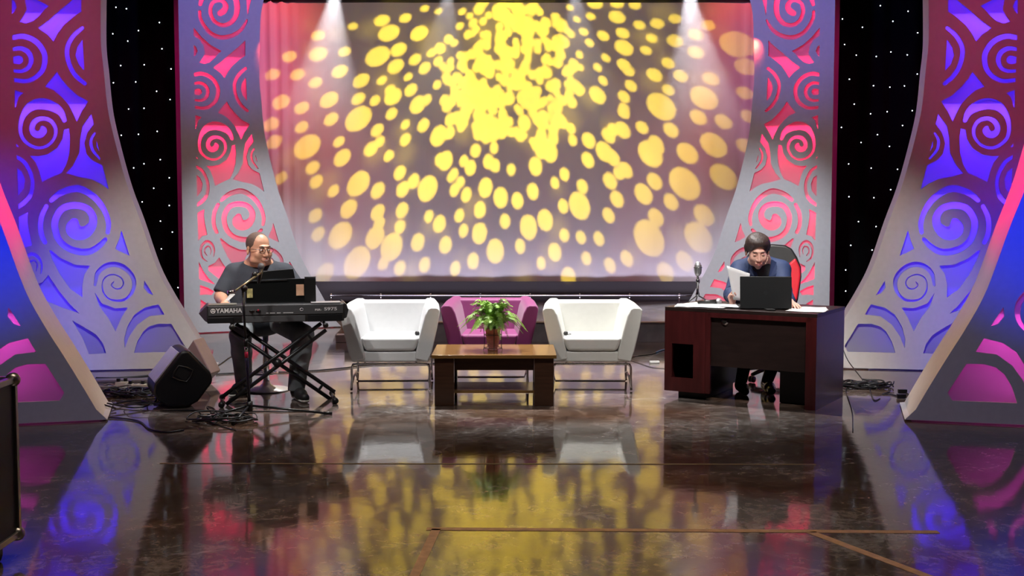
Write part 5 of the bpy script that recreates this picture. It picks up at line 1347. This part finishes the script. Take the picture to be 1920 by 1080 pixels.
def gobo(name, label, loc, dots, energy, col, rad, ang, tgt, blend, step=.011, t=.7):
    """a lamp in a black housing behind a metal plate with cut holes; dots in metres on the backdrop plane: (x, z, a, b, angle)"""
    L = Vector(loc); x0, x1, z0, z1 = -3.9, 4.1, .2, 4.9
    nx = int((x1-x0)/step); nz = int((z1-z0)/step)
    xs = x0+(np.arange(nx)+.5)*step; zs = z0+(np.arange(nz)+.5)*step
    H = np.zeros((nz, nx), bool)
    for (cx, cz, a, b, an) in dots:
        r = max(a, b); i0 = max(0, int((cx-r-x0)/step)); i1 = min(nx, int((cx+r-x0)/step)+2); j0 = max(0, int((cz-r-z0)/step)); j1 = min(nz, int((cz+r-z0)/step)+2)
        if i1 <= i0 or j1 <= j0: continue
        X, Z = np.meshgrid(xs[i0:i1]-cx, zs[j0:j1]-cz); c, s_ = math.cos(an), math.sin(an)
        H[j0:j1, i0:i1] |= ((X*c+Z*s_)/a)**2+((-X*s_+Z*c)/b)**2 < 1
    V = []; F = []
    k = t/(SY-L.y)
    def q(xa, xb, za, zb):
        n = len(V)
        for x, z in ((xa, za), (xb, za), (xb, zb), (xa, zb)): V.append(((x-L.x)*k, t, (z-L.z)*k))
        F.append((n, n+1, n+2, n+3))
    for j in range(nz):
        row = H[j]; za, zb = z0+j*step, z0+(j+1)*step; i = 0
        ch = np.flatnonzero(np.diff(row.astype(np.int8)))+1; ed = [0]+list(ch)+[nx]
        for a, b in zip(ed, ed[1:]):
            if not row[a]: q(x0+a*step, x0+b*step, za, zb)
    E = 3.2; G = 1.2
    q(x0-G, x1+G, z1, z1+E); q(x0-G, x1+G, z0-E, z0); q(x0-G, x0, z0, z1); q(x1, x1+G, z0, z1)
    r = thing(name, label, 'stage light', L)
    mesh_obj('pattern_plate', V, F, M_dmetal, r)
    bm = bmesh.new(); CYL(bm, (0, -.12, .12), (0, -.12, 6.1-L.z), .02); bm_obj('hanging_pipe', bm, M_dmetal, r, smooth=True)
    bm = bmesh.new(); CYL(bm, (0, -.42, .02), (0, -.06, .02), .11, seg=24); bm_obj('lamp_housing', bm, M_dmetal, r, smooth=True)
    ld = bpy.data.lights.new('gobo_lamp', 'SPOT'); ld.energy = energy; ld.color = col; ld.spot_size = R(ang); ld.spot_blend = blend; ld.shadow_soft_size = rad
    o = bpy.data.objects.new('gobo_lamp', ld); COL.objects.link(o); o.parent = r; d = Vector(tgt)-L; o.rotation_euler = d.to_track_quat('-Z', 'Y').to_euler()
def mk(zx, zy, a, el=.68):
    px, py = 480+zx/1.928, zy/1.928; p = at(px, py, SY); m = SY/FPX/1.928
    an = math.atan2(-(zy-(-60)), zx-905)
    return (p.x, p.z, a*m*.9, a*m*el*.9, an)
rg = random.Random(21)
base = [mk(*d) for d in DOTS]
cen = []
for i in range(290):
    t_ = rg.random()**.62; f_ = rg.uniform(0, 6.283); x = 915+265*t_*math.cos(f_); y = 262+262*t_*math.sin(f_); cen.append(mk(x, y, rg.choice((15, 17, 20, 24)), rg.uniform(.75, .95)))
for i in range(55):
    x = rg.gauss(1000, 190); y = 330+abs(rg.gauss(0, 150)); cen.append(mk(x, y, rg.choice((24, 28, 34)), .72))
soft = []
for i in range(85):
    x = rg.uniform(20, 1790); y = rg.uniform(20, 1000); soft.append(mk(x, y, rg.uniform(26, 62), .62))
YEL = (1, .72, .025)
gobo('pattern_projector', 'black pattern projector hung above the stage front throwing the sharp yellow dots', (-.60, 9.4, 5.0), base+cen, 5000, YEL, .0022, 58, at(935, 130, SY), .98)
gobo('pattern_projector', 'black pattern projector hung above the stage front throwing the blurred yellow dots', (.62, 9.4, 5.0), soft+[(c[0]+.05, c[1]-.06, c[2], c[3], c[4]) for c in cen[:110]], 850, YEL, .010, 56, at(930, 160, SY), 1.0)
# ------------------------------------------------------------------ render look
SC.view_settings.view_transform = 'Standard'; SC.view_settings.look = 'None'; SC.view_settings.exposure = 0; SC.view_settings.gamma = 1; SC.view_settings.use_curve_mapping = False
SC.cycles.max_bounces = 6; SC.cycles.diffuse_bounces = 3; SC.cycles.glossy_bounces = 4; SC.cycles.sample_clamp_indirect = 4
SC.cycles.use_denoising = True
